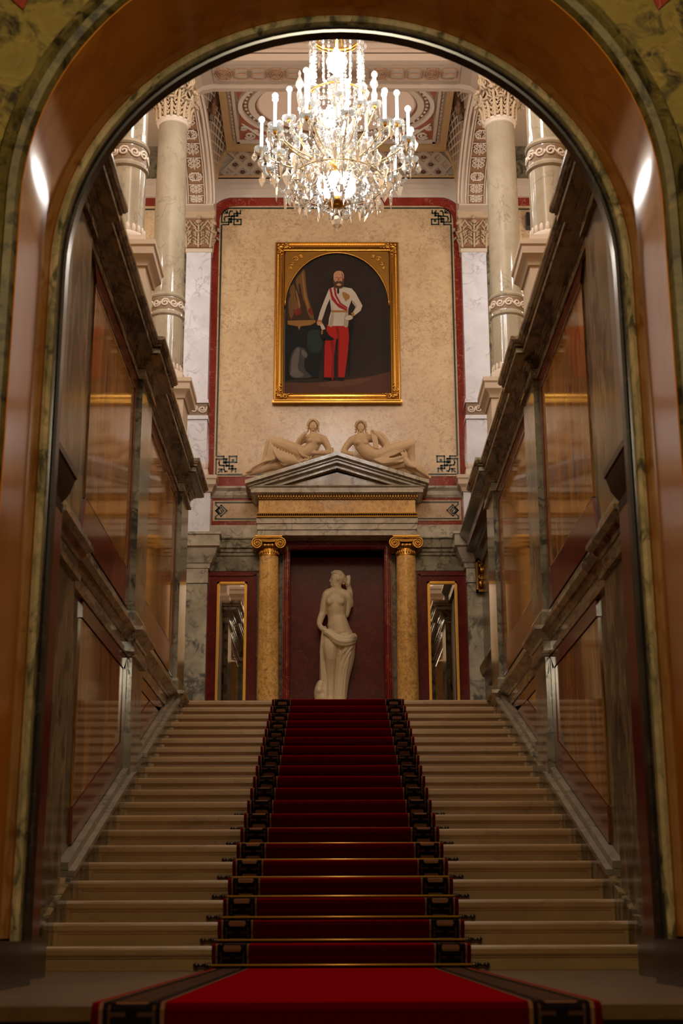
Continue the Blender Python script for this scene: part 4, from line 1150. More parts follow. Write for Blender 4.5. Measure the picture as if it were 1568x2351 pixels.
paint('painted_man', [(OIL['blk'], [(620, 1640), (760, 1640), (750, 1668), (640, 1660)], False), (OIL['blk'], [(790, 1635), (868, 1635), (860, 1675), (800, 1678)], False),
                      (OIL['blk'], [(905, 970), (985, 980), (975, 1070), (940, 1180), (932, 1560), (915, 1640), (905, 1180)], False),
                      (OIL['red'], [(668, 1030), (910, 1030), (922, 1180), (905, 1380), (868, 1640), (790, 1640), (795, 1400), (795, 1180), (770, 1210), (748, 1400), (745, 1640), (632, 1640), (638, 1300), (650, 1140)], False),
                      (OIL['redd'], [(770, 1060), (800, 1060), (812, 1180), (806, 1400), (800, 1640), (790, 1640), (794, 1200)], False), (OIL['redd'], [(700, 1220), (745, 1230), (742, 1640), (715, 1640), (725, 1400)], True),
                      (OIL['white'], [(690, 612), (760, 585), (860, 590), (955, 608), (1000, 660), (1080, 810), (1060, 870), (990, 925), (965, 890), (1020, 815), (955, 740), (915, 850), (912, 960), (912, 1048), (680, 1048), (690, 960), (715, 870), (700, 730), (660, 820), (625, 930), (605, 985), (560, 975), (585, 880), (630, 760)], False),
                      (OIL['wsh'], [(700, 730), (720, 800), (724, 870), (705, 960), (690, 1046), (730, 1046), (745, 900)], True), (OIL['wsh'], [(880, 900), (912, 880), (912, 1046), (860, 1046)], True), (OIL['wsh'], [(955, 740), (975, 770), (1020, 815), (975, 880), (1000, 830), (960, 775)], False),
                      (OIL['sash'], [(692, 612), (718, 604), (735, 690), (790, 780), (905, 855), (905, 880), (800, 830), (720, 740)], False), (OIL['sash'], [(742, 596), (764, 592), (780, 690), (830, 780), (905, 830), (903, 850), (812, 790), (756, 690)], False),
                      (OIL['gold'], [(712, 866), (905, 868), (905, 890), (720, 890)], False), (OIL['gold'], [(850, 650), (930, 690), (915, 740), (860, 720)], True), (OIL['gold'], [(870, 740), (895, 735), (890, 760)], True),
                      (OIL['blk'], [(790, 600), (805, 600), (808, 660), (795, 672), (784, 655)], True), (OIL['gold'], [(555, 975), (610, 985), (606, 1008), (550, 996)], False), (OIL['gold'], [(945, 900), (975, 885), (990, 930), (965, 945)], False),
                      (OIL['skin'], [(552, 1000), (605, 1010), (640, 1070), (620, 1095), (590, 1050), (555, 1040)], True), (OIL['white'], [(590, 1030), (625, 1045), (645, 1085), (605, 1090)], True), (OIL['white'], [(885, 945), (940, 925), (968, 960), (920, 985), (880, 975)], True),
                      (OIL['blk'], [(590, 1140), (640, 1090), (690, 1160), (750, 1205), (660, 1215), (600, 1190)], True), (OIL['gold'], [(600, 1100), (618, 1095), (615, 1150), (598, 1150)], False)], 24)
paint('painted_head', [(OIL['hair'], [(738, 470), (745, 440), (752, 520), (775, 580), (803, 585), (835, 580), (856, 520), (862, 440), (870, 475), (866, 560), (850, 600), (806, 612), (762, 600), (742, 560)], True),
                       (OIL['skin'], [(745, 445), (775, 408), (830, 406), (862, 440), (862, 520), (832, 575), (785, 578), (750, 530)], True), (OIL['skind'], [(835, 430), (860, 460), (856, 520), (832, 560), (842, 500)], True),
                       (OIL['hair'], [(752, 545), (785, 525), (803, 530), (825, 525), (858, 545), (835, 565), (803, 548), (775, 566)], True), (OIL['hair'], [(735, 500), (752, 520), (765, 570), (748, 580), (736, 550)], True), (OIL['hair'], [(852, 510), (868, 500), (864, 570), (846, 582)], True),
                       (OIL['skind'], [(762, 482), (788, 478), (788, 488), (764, 490)], True), (OIL['skind'], [(812, 478), (842, 482), (840, 490), (814, 488)], True), (OIL['skind'], [(795, 485), (805, 485), (812, 520), (792, 522)], True)], 52)

# ------------------------------------------------------------------ carpet runner and stair rods
rn = empty('carpet_runner', (0, Y1, 0), label='crimson carpet runner with dark patterned borders down the whole staircase', cat='carpet')
def runner_path():
    p = [(4.81, -.6), (4.81, -.01), (4.83, .010), (4.9, .012), (Y1-.2, .012), (Y1+.02, .014)]
    for k in range(1, NST+1):
        y = Y1+TREAD*(k-1); z = RISE*k
        p += [(y+.010, z-.075), (y-.006, z-.052), (y-.012, z-.02), (y-.006, z+.003), (y+.012, z+.012), (y+TREAD+.02, z+.013)] if k < NST else [(y+.010, z-.075), (y-.006, z-.052), (y-.012, z-.02), (y-.006, z+.003), (y+.012, z+.012), (19.4, z+.013)]
    return p
RPATH = runner_path()
def wscale(y): return 1+.06*max(0, min(1, (8.7-y)/3.8))
def strip_mesh(x0, x1, lift=0.0, uv=False):
    mb = MB(); v = 0
    for (a, c) in zip(RPATH, RPATH[1:]):
        d = math.hypot(c[0]-a[0], c[1]-a[1])
        sa, sb = wscale(a[0]), wscale(c[0])
        pts = [(x0*sa, a[0]-lift, a[1]+lift), (x1*sa, a[0]-lift, a[1]+lift), (x1*sb, c[0]-lift, c[1]+lift), (x0*sb, c[0]-lift, c[1]+lift)]
        mb.face(pts, 0, [(0, v), (1, v), (1, v+d), (0, v+d)] if uv else None)
        v += d
    return mb
def rn_b(mb, nm, mat): o = mb.build(nm, mat, rn); o.location = (0, -Y1, 0); return o
rn_b(strip_mesh(-.55, .55), 'field', CARPET)
for s in (-1, 1):
    x0, x1 = sorted((s*.548, s*.750)); rn_b(strip_mesh(x0, x1, .001, True), 'border', BORDER)
    x0, x1 = sorted((s*.748, s*.770)); rn_b(strip_mesh(x0, x1), 'edging', CARPET)
def make_rod():
    t = empty('stair_rod')
    b = MB(); b.tube([(-.80, 0, 0), (.80, 0, 0)], .0075, 10); b.build('rod', BRASS, t, smooth=True)
    for s in (-1, 1):
        b = MB(); b.tube([(s*x, 0, 0) for x in (.79, .80, .81, .815, .845, .85, .862, .874, .88)], [.014, .016, .014, .009, .009, .013, .016, .011, .003], 10); b.build('finial', DARKBR, t, smooth=True)
        b = MB(); b.box(s*.775, s*.79, -.012, .03, -.014, .014); b.tube([(s*.775, 0, 0), (s*.79, 0, 0)], .016, 10); b.build('bracket', DARKBR, t)
    return t
r0 = make_rod()
for k in range(1, 10):
    o = r0 if k == 1 else copy_tree(r0)
    o.location = (0, Y1+TREAD*(k-1)-.006, RISE*(k-1)+.032)
    tag(o, 'thin brass rod holding the red carpet at the foot of the %s step' % (ORD[k-1]), 'stair rod', 'brass stair rods across the carpet')

# ------------------------------------------------------------------ small things
sp = empty('loudspeaker', (3.04, 20.25, 10.80), label='small black wall speaker on the peach wall, right of the far right column', cat='speaker')
b = MB(); b.box(-.055, .055, -.14, 0, 0, .24); b.build('cabinet', SPEAKER, sp); b = MB(); b.box(-.045, .045, -.146, -.139, .015, .225); b.build('grille', SPEAKER, sp)
rl = empty('gilt_relief', (2.13, 20.08, 4.9), label='small gilded relief panel on the marble pier, far right of the niche', cat='relief')
b = MB(); b.box(-.12, .14, -.05, 0, 0, .48); b.build('backing', REDD, rl)
b = MB()
for x0, x1, z0, z1 in ((-.12, -.09, 0, .48), (.11, .14, 0, .48), (-.12, .14, 0, .03), (-.12, .14, .44, .48)): b.box(x0, x1, -.08, 0, z0, z1)
b.build('gilt_frame', GILTD, rl)
b = MB()
for (x, z, rx, rz) in ((-.02, .32, .05, .06), (.04, .30, .05, .05), (.0, .2, .07, .08), (.06, .17, .035, .04), (-.05, .12, .04, .06), (.03, .08, .05, .04)): b.ell((x, -.06, z), (rx, .045, rz), n=8)
for (x, z, r, sg) in ((-.04, .38, .04, 1), (.06, .38, .04, -1), (-.05, .22, .04, -1), (.07, .1, .035, 1)): b.tube([(x+p, -.09, z+q) for p, q in spiral(0, 0, r, 1.4, 0, sg, 12, .2)], .012, 5)
b.build('carved_figure', GILT, rl, smooth=True)

# ------------------------------------------------------------------ chandelier
CH = (0.0, 14.7, 0.0)
ch = empty('chandelier', (0, 14.7, 10.9), label='large crystal chandelier with lit candle bulbs hanging above the staircase', cat='chandelier')
def cb(mb, nm, mat, parent=ch, **k):
    o = mb.build(nm, mat, parent, **k)
    if parent is ch: o.location = (0, 0, -10.9)
    return o
def cinst(me, nm, loc, rot=(0, 0, 0), scale=(1, 1, 1), parent=ch): return inst(me, nm, parent, (loc[0], loc[1], loc[2]-10.9), rot, scale)
b = MB(); b.tube([(0, 0, 10.3), (0, 0, 12.75)], .02, 8); cb(b, 'suspension_rod', BRASS, smooth=True)
b = MB(); b.lathe([(.02, 12.77), (.12, 12.75), (.10, 12.69), (.03, 12.62)], n=20); cb(b, 'ceiling_rose', BRASS, smooth=True)
# glass stem, built from turned pieces
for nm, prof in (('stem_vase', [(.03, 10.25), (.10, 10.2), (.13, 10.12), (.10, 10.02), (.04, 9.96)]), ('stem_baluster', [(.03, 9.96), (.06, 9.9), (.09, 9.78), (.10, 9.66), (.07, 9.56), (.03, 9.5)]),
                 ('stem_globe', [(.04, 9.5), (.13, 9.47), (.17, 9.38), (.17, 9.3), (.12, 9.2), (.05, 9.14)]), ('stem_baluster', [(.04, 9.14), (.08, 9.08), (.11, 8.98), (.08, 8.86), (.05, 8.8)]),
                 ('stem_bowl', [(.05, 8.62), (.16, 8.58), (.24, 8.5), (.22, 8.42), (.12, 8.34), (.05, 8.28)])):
    b = MB(); b.lathe(prof, n=14); cb(b, nm, GLOWGLASS if nm in ('stem_bowl', 'stem_globe', 'stem_vase') else CRYSTAL)
b = MB(); b.lathe([(.03, 8.30), (.10, 8.29), (.115, 8.26), (.10, 8.22), (.03, 8.2)], n=24); cb(b, 'bottom_boss', GILT, smooth=True)
b = MB(); b.lathe([(.006, 8.22), (.008, 8.12), (.03, 8.10), (.062, 8.06), (.072, 8.01), (.058, 7.96), (.02, 7.92), (.004, 7.885)], n=12); cb(b, 'bottom_pendant', CRYSTAL)
b = MB(); b.lathe([(.04, 8.8), (.09, 8.78), (.11, 8.74), (.11, 8.68), (.08, 8.62), (.05, 8.6)], n=20); cb(b, 'arm_hub', GILT, smooth=True)
# rings: crown at the top, garland ring near the bottom
def ring(nm, R, z, r, mat):
    b = MB(); pts = [(R*math.cos(2*PI*k/40), R*math.sin(2*PI*k/40), z) for k in range(41)]; b.tube(pts, r, 6); cb(b, nm, mat, smooth=True)
ring('crown_ring', .32, 10.50, .022, GILT); ring('crown_ring', .30, 10.44, .012, GILT); ring('garland_ring', .55, 8.50, .008, PALEB); ring('garland_ring', .34, 9.62, .012, GILT)
for k in range(6):
    a = k*PI/3+.3
    b = MB(); b.tube([(.03*math.cos(a), .03*math.sin(a), 10.72), (.2*math.cos(a), .2*math.sin(a), 10.66), (.32*math.cos(a), .32*math.sin(a), 10.50)], .01, 6); cb(b, 'crown_strut', GILT, smooth=True)
# crystal shapes shared by all pendants
def faceted(prof, n=6):
    b = MB(); b.lathe(prof, n=n); return b.mesh('pendant', CRYSTAL)
PEAR = faceted([(.004, 0), (.006, -.03), (.020, -.05), (.036, -.085), (.040, -.105), (.024, -.14), (.003, -.165)], 7)
SPEAR = faceted([(.004, 0), (.006, -.02), (.016, -.04), (.019, -.07), (.012, -.15), (.002, -.21)], 5)
LEAFP = MB(); LEAFP.rings([[(x*.04, y*.012, z) for x, y in ((-1, 0), (0, -1), (1, 0), (0, 1))] for x_, z in ()] or [[(w*sx, w*.3*sy, z) for sx, sy in ((-1, 0), (0, -1), (1, 0), (0, 1))] for w, z in ((.004, 0), (.012, -.03), (.042, -.075), (.030, -.12), (.003, -.17))]); LEAFP = LEAFP.mesh('pendant', CRYSTAL)
DROP = faceted([(.003, 0), (.010, -.012), (.014, -.028), (.006, -.046), (.002, -.05)], 6)
CHAIN = MB()
for k in range(9): CHAIN.ell((0, 0, -.03-.055*k), (.017, .017, .024), n=6)
CHAIN = CHAIN.mesh('crystal_chain', CRYSTAL)
PAN = MB(); PAN.lathe([(.012, -.012), (.05, -.006), (.075, .01), (.088, .03), (.084, .034), (.07, .018), (.045, .004), (.012, 0)], n=12); PAN = PAN.mesh('drip_pan', CRYSTAL)
CUP = MB(); CUP.lathe([(.008, -.04), (.02, -.03), (.026, -.01), (.024, .02), (.012, .02)], n=10); CUP = CUP.mesh('candle_cup', GILT, True)
def candle_mesh(h):
    b = MB(); b.lathe([(.018, 0), (.0175, h), (.008, h+.004)], n=10); return b.mesh('candle', CANDLE, True)
CANDLES = {h: candle_mesh(h) for h in (.36, .40)}
BULBME = MB(); BULBME.ell((0, 0, .034), (.035, .035, .038), n=8); BULBME = BULBME.mesh('bulb', BULBM, True)
npend = 0
def pend(me, loc, rz=0, s=1.0, nm='pendant'):
    global npend; npend += 1
    cinst(me, nm, loc, (0, 0, rz), (s, s, s))
def arm_set(n, R, zc, h, a0, zhub, rhub, droop, pans=4):
    for k in range(n):
        a = a0+2*PI*k/n; ca, sa = math.cos(a), math.sin(a)
        pts = []
        for t in [j/12 for j in range(13)]:
            r = rhub+(R-rhub)*(t**.9)
            z = zhub+(zc-.03-zhub)*t**2.2-droop*math.sin(PI*min(1, t*1.05))
            pts.append((r*ca, r*sa, z))
        b = MB(); b.tube(pts, [.011-.003*j/12 for j in range(13)], 6); cb(b, 'arm', PALEB, smooth=True)
        cinst(PAN, 'drip_pan', (R*ca, R*sa, zc)); cinst(CUP, 'candle_cup', (R*ca, R*sa, zc))
        cd = cinst(CANDLES[h], 'candle', (R*ca, R*sa, zc+.015))
        inst(BULBME, 'bulb', cd, (0, 0, h))
        for q in range(pans):
            aq = a+2*PI*q/pans
            pend((PEAR, SPEAR, LEAFP)[(k+q) % 3], (R*ca+.08*math.cos(aq), R*sa+.08*math.sin(aq), zc+.0), aq, random.uniform(.85, 1.15))
        m = pts[7]; pend(LEAFP, (m[0], m[1], m[2]-.02), a, 1.45)
        m = pts[4]; pend(PEAR, (m[0], m[1], m[2]-.02), a, 1.45)
        if k % 2 == 0: cinst(CHAIN, 'crystal_chain', (pts[9][0], pts[9][1], pts[9][2]), (0, 0, 0), (1, 1, .55))
arm_set(12, .88, 8.86, .36, .13, 8.70, .10, .06, 4)
arm_set(8, .76, 9.08, .36, .35, 8.78, .10, .02, 4)
arm_set(8, .56, 9.30, .36, .1, 8.82, .10, -.03, 3)
arm_set(6, .32, 9.64, .36, .5, 9.16, .05, .0, 3)
# swags of small beads between neighbouring pans and along the arms
gb = MB()
def swag(p, q, sag, n=11):
    for i in range(n+1):
        t = i/n; v = Vector(p).lerp(Vector(q), t); v.z -= sag*4*t*(1-t)
        gb.ell(v, (.014, .014, .016) if i % 2 else (.019, .019, .022), n=5)
for n, R, zc, a0 in ((12, .88, 8.86, .13), (8, .76, 9.08, .35), (8, .56, 9.30, .1), (6, .32, 9.64, .5)):
    for k in range(n):
        a, c = a0+2*PI*k/n, a0+2*PI*(k+1)/n
        swag((R*math.cos(a), R*math.sin(a), zc), (R*math.cos(c), R*math.sin(c), zc), .16)
        swag((R*math.cos(a), R*math.sin(a), zc-.02), (.12*math.cos(a), .12*math.sin(a), zc-.22), .10, 9)
for k in range(10):
    a = 2*PI*k/10; swag((.55*math.cos(a), .55*math.sin(a), 8.5), (.08*math.cos(a), .08*math.sin(a), 8.24), .07, 12)
    swag((.33*math.cos(a), .33*math.sin(a), 9.62), (.3*math.cos(a), .3*math.sin(a), 10.44), .0, 16)
tag(cb(gb, 'bead_swags', CRYSTAL), kind='stuff')
# inner lights of the stem
for z, n in ((8.52, 8), (8.70, 6), (9.05, 4), (9.38, 3), (9.9, 3)):
    for k in range(n):
        a = 2*PI*k/n+.4; cinst(BULBME, 'stem_bulb', (.17*math.cos(a), .17*math.sin(a), z), (0, 0, 0), (.5, .5, .5))
# hanging pendants
for R, z, n, me, s in ((.55, 8.49, 20, PEAR, 1.25), (.38, 8.40, 12, LEAFP, 1.3), (.20, 8.36, 10, SPEAR, 1.2), (.32, 10.43, 14, SPEAR, 1.1), (.34, 9.61, 10, PEAR, .9), (.72, 8.62, 18, SPEAR, 1.2)):
    for k in range(n):
        a = 2*PI*k/n+.2*R
        pend(me if k % 3 else (LEAFP if me is not LEAFP else PEAR), (R*math.cos(a), R*math.sin(a), z-.03*(k % 2)), a, s*random.uniform(.9, 1.12))
for k in range(12):
    a = 2*PI*k/12; cinst(CHAIN, 'crystal_chain', (.315*math.cos(a), .315*math.sin(a), 10.42), (0, 0, 0), (1, 1, 1.45))
for k in range(6):
    a = 2*PI*k/6+.5; cinst(CHAIN, 'crystal_chain', (.20*math.cos(a), .20*math.sin(a), 9.2), (0, 0, 0), (1, 1, 1))
for sx in (-1, 1):       # the two tall crystal spires at shoulder height
    b = MB(); b.lathe([(.006, 10.0), (.02, 9.96), (.012, 9.92), (.045, 9.84), (.05, 9.80), (.02, 9.74), (.035, 9.68), (.03, 9.6), (.01, 9.5)], c=(sx*.44, 0, 0), n=8); cb(b, 'crystal_spire', CRYSTAL)

ch.location = (-.002, 13.9, 10.32); ch.scale = (.9456,)*3
# ------------------------------------------------------------------ sculpture
# standing figure in the niche; (x right, y depth, z up) in its own frame, z 0 at the feet
st = empty('statue', (0.0, 20.42, 2.8), label='pale stone statue of a half draped woman standing in the red niche', cat='statue')
def V(zx, zy, y=0.0): return ((zx-545)*.00086, y, 2.70-zy*.000934)
b = MB()
# torso: pelvis to chest, leaning with the hip to the right
b.capsule([V(590, 1200, 0), V(560, 1060, -.01), V(535, 930, 0), V(525, 800, -.01), V(520, 660, 0), V(530, 575, .02)], [.168, .152, .134, .148, .156, .09], 16)
b.ell(V(590, 1230, 0), (.192, .155, .17), n=20); b.ell(V(520, 640, .0), (.165, .115, .12), n=20); b.ell(V(545, 1080, -.02), (.148, .126, .12), n=20)
b.ell(V(430, 720, -.115), (.070, .062, .068)); b.ell(V(590, 725, -.115), (.072, .062, .068))
b.capsule([V(395, 560, .02), V(530, 545, .02), V(700, 590, .03)], [.075, .085, .080], 10)
# neck and head turned to the left
b.capsule([V(560, 560, .02), V(545, 470, .0), V(530, 420, -.01)], [.078, .066, .066], 10)
b.ell(V(548, 325, -.01), (.098, .088, .125)); b.ell(V(500, 372, -.01), (.058, .062, .085)); b.ell(V(462, 430, -.01), (.030, .036, .028))
b.capsule([V(448, 305, -.01), V(424, 362, -.01)], [.010, .015], 8); b.ell(V(440, 396, -.01), (.012, .024, .008)); b.ell(V(440, 412, -.01), (.013, .026, .009)); b.capsule([V(448, 288, -.03), V(490, 282, -.062)], .011, 6); b.ell(V(462, 318, -.052), (.014, .012, .009)); b.ell(V(560, 350, -.10), (.018, .012, .03))
# hanging right arm, forearm crossing to the hip
b.capsule([V(375, 590, .0), V(330, 720, .01), V(300, 870, .02)], [.078, .064, .054], 10)
b.capsule([V(300, 870, .02), V(255, 990, -.02), V(240, 1080, -.06)], [.056, .050, .040], 10)
b.capsule([V(240, 1080, -.06), V(285, 1150, -.12), V(330, 1190, -.16)], [.038, .042, .034], 8)
for i, (dx, dy) in enumerate(((0, 0), (12, 18), (26, 30), (38, 44))): b.capsule([V(318+dx*.4, 1165+dy, -.16), V(350+dx, 1200+dy, -.185), V(378+dx, 1235+dy, -.18)], [.016, .015, .012], 6)
b.capsule([V(290, 1140, -.14), V(330, 1135, -.17), V(360, 1150, -.18)], [.017, .015, .012], 6)
# raised left arm, hand behind the hair
b.capsule([V(700, 600, .03), V(745, 660, .05), V(765, 720, .08)], [.080, .066, .056], 10)
b.capsule([V(700, 640, .05), V(720, 760, .06), V(690, 900, .05)], [.075, .06, .05], 10)
b.capsule([V(750, 640, .08), V(760, 520, .10), V(735, 420, .06)], [.055, .05, .038], 10)
b.ell(V(725, 390, .04), (.045, .04, .055))
for i in range(4): b.capsule([V(725+10*i, 380, .03), V(722+13*i, 320, .02), V(712+16*i, 275-4*i, .03)], [.017, .016, .013], 6)
b.capsule([V(700, 390, .0), V(670, 360, -.03)], [.018, .014], 6)
# legs
b.capsule([V(450, 1280, -.02), V(435, 1450, -.09), V(435, 1600, -.10)], [.15, .125, .095], 12); b.ell(V(435, 1610, -.115), (.085, .075, .085))
b.capsule([V(435, 1620, -.10), V(430, 1780, -.04), V(435, 1960, -.02), V(430, 2230, -.03)], [.085, .085, .065, .05], 12)
b.capsule([V(640, 1280, 0), V(640, 1600, -.03), V(590, 1950, 0), V(580, 2250, 0)], [.17, .12, .09, .06], 12)
b.capsule([V(430, 2235, -.03), V(420, 2290, -.16)], [.052, .036], 8); b.capsule([V(580, 2245, 0), V(590, 2290, -.14)], [.052, .036], 8)
sculpt(b, 'body', STATUE, st, .009, 4)
b = MB()
for i in range(9):
    a = -.5+i*.22; b.capsule([V(462+i*2, 248+i*4, -.05+.010*i), V(545+7*i, 250+14*i, -.085+.016*i), V(640+3*i, 335+9*i, .0)], [.010, .017, .014], 7)
b.ell(V(555, 268, 0), (.098, .094, .078)); b.ell(V(605, 310, .01), (.082, .088, .085)); b.ell(V(655, 340, .02), (.055, .06, .055))
b.capsule([V(455, 235, -.02), V(520, 222, -.05), V(610, 255, -.045), V(660, 320, 0)], [.018, .028, .032, .03], 8)
b.capsule([V(650, 385, .02), V(590, 385, -.02), V(510, 300, -.075)], [.03, .026, .018], 8)
sculpt(b, 'hair', STATUE, st, .008, 1)
b = MB()
# rolled hem round the hips
for o, (dz, dy, r) in enumerate(((0, 0, .042), (45, -.015, .04), (85, -.005, .036), (-32, .01, .03))):
    b.capsule([V(330, 1185+dz*.4, -.16), V(420, 1235+dz*.7, -.19+dy), V(520, 1300+dz, -.20+dy), V(640, 1335+dz, -.19+dy), V(760, 1310+dz, -.14+dy), V(830, 1260+dz, -.02)], [.024, r*.8, r, r, r, r*.9], 8)
b.capsule([V(830, 1260, -.02), V(820, 1300, .1), V(700, 1250, .17)], [.05, .05, .04], 8)
# skirt body behind and to the right, with folds laid on its surface
SP1 = [(1330, 640, .19), (1600, 655, .155), (1900, 620, .115), (2290, 580, .095)]
SP2 = [(1400, 490, .14), (1800, 480, .12), (2290, 485, .12)]
b.capsule([V(x, z, .02) for z, x, r in SP1], [r for z, x, r in SP1], 14)
b.capsule([V(x, z, .07) for z, x, r in SP2], [r for z, x, r in SP2], 12)
def surf(zx, zy):
    best = .06
    for sp_, yc in ((SP1, .02), (SP2, .07)):
        zz = min(max(zy, sp_[0][0]), sp_[-1][0])
        for p, q in zip(sp_, sp_[1:]):
            if p[0] <= zz <= q[0]:
                t = (zz-p[0])/(q[0]-p[0]); xc = p[1]+(q[1]-p[1])*t; r = p[2]+(q[2]-p[2])*t
                d = (zx-xc)*.00086
                if abs(d) < r: best = min(best, yc-math.sqrt(r*r-d*d))
    return best
def fold(pts, r, lift=.012, n=7):
    P_ = catmull([(x, z, 0) for x, z in pts], 4, False)
    b.capsule([V(p.x, p.y, surf(p.x, p.y)-lift) for p in P_], r, n)
for pts in ([(800, 1370), (700, 1480), (600, 1600), (560, 1800)], [(790, 1440), (690, 1580), (620, 1760), (585, 2000)], [(770, 1530), (690, 1700), (640, 1900), (610, 2150)],
            [(560, 1400), (590, 1600), (560, 1900), (530, 2260)], [(530, 1440), (545, 1700), (520, 2000), (505, 2270)], [(730, 1650), (680, 1900), (660, 2080), (650, 2270)],
            [(700, 1420), (640, 1520), (575, 1560)], [(640, 1390), (590, 1460), (545, 1480)], [(580, 1950), (570, 2150), (575, 2280)], [(620, 2050), (615, 2200), (620, 2290)]):
    fold(pts, .019, .014)
for zx, zy in ((790, 1500), (705, 1810)): b.capsule([V(640, zy-120, -.14), V(zx-40, zy-40, -.10), V(zx, zy, -.02)], [.015, .026, .018], 7)
# cloth falling from the hand on the left
for i in range(7):
    f = i/6
    b.capsule([V(295+32*f, 1200+25*f, -.15+.02*f), V(268+85*f, 1500, -.12+.05*abs(f-.5)+.05*f), V(285+78*f, 1850, -.08+.05*f), V(292+85*f, 2290, -.10+.05*f)], [.014, .020, .019, .024], 7)
b.capsule([V(310, 1230, -.08), V(315, 1600, -.03), V(325, 2290, -.02)], [.03, .06, .07], 8)
sculpt(b, 'drapery', STATUE, st, .009, 1)
b = MB()
b.capsule([V(245, 2280, -.05), V(235, 2150, -.06), V(265, 2010, -.06), V(310, 1950, -.04)], [.06, .075, .06, .03], 10); b.capsule([V(330, 2280, -.1), V(345, 2120, -.09), V(320, 1990, -.07)], [.03, .035, .02], 8); b.ell(V(235, 2120, -.08), (.06, .07, .075)); b.ell(V(300, 2230, -.05), (.10, .09, .09))
sculpt(b, 'sea_creature_support', STATUE, st, .009, 1)
b = MB(); b.lathe([(.40, 0), (.40, .45), (.38, .47), (.38, .50), (.36, .53), (.36, .56)], n=36); o = b.build('plinth', STATUE, st, angle=30); o.location = (-.05, .0, 0); o.scale = (1, .68, 1)

# reclining figures on the pediment slopes
def reclining(name, label, fn_body, fn_hair, fn_cloth):
    t = empty(name, (0, 19.8, 6.9), label=label, cat='statue', group='reclining figures on the pediment')
    for nm, fn in (('body', fn_body), ('hair', fn_hair), ('drapery', fn_cloth)):
        bb = MB(); fn(bb); o = sculpt(bb, nm, RELIEF, t, .010 if nm == 'body' else .008, 4 if nm == 'body' else 2); o.location = (0, -19.8, -6.9)
    return t
YR = 19.80
def A(zx, zy, y=0.0): return (-.355+(480+zx/5.227-718)*.00637, YR+y, 7.44-(940+zy/5.227-962)*.00675)
def Bq(zx, zy, y=0.0): return (.350+(760+zx/4.9-828)*.00637, YR+y, 7.44-(940+zy/4.9-962)*.00675)
def figure_face(b, F, cx, cy, k):
    """front-facing head of half height k (in drawing units)"""
    s_ = .00122
    b.ell(F(cx, cy, -.02), (k*.80*s_, k*.85*s_, k*1.05*s_)); b.ell(F(cx, cy+k*.42, -.035), (k*.58*s_, k*.62*s_, k*.62*s_))
    b.capsule([F(cx, cy-k*.05, -.02-k*.86*s_), F(cx, cy+k*.34, -.02-k*1.02*s_)], [.007, .011], 6)
    for q in (-1, 1):
        b.capsule([F(cx+q*k*.18, cy-k*.12, -.02-k*.80*s_), F(cx+q*k*.52, cy-k*.1, -.02-k*.62*s_)], .009, 6)
        b.ell(F(cx+q*k*.33, cy+k*.06, -.02-k*.74*s_), (.010, .008, .006)); b.ell(F(cx+q*k*.40, cy+k*.42, -.02-k*.6*s_), (.018, .014, .018))
    b.ell(F(cx, cy+k*.58, -.02-k*.80*s_), (.016, .010, .005)); b.ell(F(cx, cy+k*.68, -.02-k*.78*s_), (.013, .010, .006)); b.ell(F(cx, cy+k*.95, -.03-k*.55*s_), (.020, .016, .014))
def hand(b, F, p, d, y, k=1.0):
    for i in range(4): b.capsule([F(p[0]+i*4, p[1]+i*9*k, y), F(p[0]+d[0]*.55+i*4, p[1]+d[1]*.55+i*9*k, y-.02), F(p[0]+d[0]+i*2, p[1]+d[1]+i*8*k, y-.005)], [.011, .010, .008], 6)
    b.capsule([F(p[0], p[1]-6, y), F(p[0]+d[0]*.35, p[1]+d[1]*.35-26*k, y-.02)], [.012, .009], 6)
def bodyA(b):
    figure_face(b, A, 1248, 178, 68)
    b.capsule([A(1250, 240, 0), A(1255, 310, .01)], [.052, .058], 10)
    b.capsule([A(1160, 325, .02), A(1260, 318, 0), A(1370, 335, .01)], [.062, .075, .066], 10)
    b.capsule([A(1262, 345, -.01), A(1235, 430, -.02), A(1180, 490, -.02), A(1100, 520, 0)], [.118, .100, .112, .130], 14)
    b.ell(A(1215, 375, -.095), (.048, .042, .046)); b.ell(A(1305, 380, -.095), (.048, .042, .046))
    b.capsule([A(1150, 320, .0), A(1075, 385, -.02), A(1050, 440, -.04)], [.058, .048, .042], 10); b.capsule([A(1050, 440, -.04), A(1085, 370, -.11), A(1140, 305, -.13)], [.042, .038, .028], 10)
    hand(b, A, (1138, 300), (40, -24), -.13, .6)
    b.capsule([A(1375, 335, .0), A(1425, 430, -.02), A(1435, 520, -.05)], [.060, .050, .044], 10); b.capsule([A(1435, 520, -.05), A(1350, 530, -.13), A(1270, 540, -.15)], [.044, .038, .028], 10)
    hand(b, A, (1275, 520), (-52, 8), -.15, .8)
    b.capsule([A(1440, 500, -.06), A(1480, 470, -.09), A(1470, 540, -.12)], [.03, .026, .02], 8)
    b.capsule([A(1100, 520, -.02), A(900, 430, -.06), A(745, 375, -.06)], [.125, .105, .078], 12); b.capsule([A(745, 375, -.06), A(700, 500, .0), A(660, 620, .02)], [.076, .066, .045], 12)
    b.capsule([A(1080, 570, .0), A(850, 600, .03), A(600, 690, .03), A(470, 735, .02)], [.12, .095, .06, .035], 12)
    b.capsule([A(470, 735, .02), A(410, 765, -.01)], [.034, .022], 8)
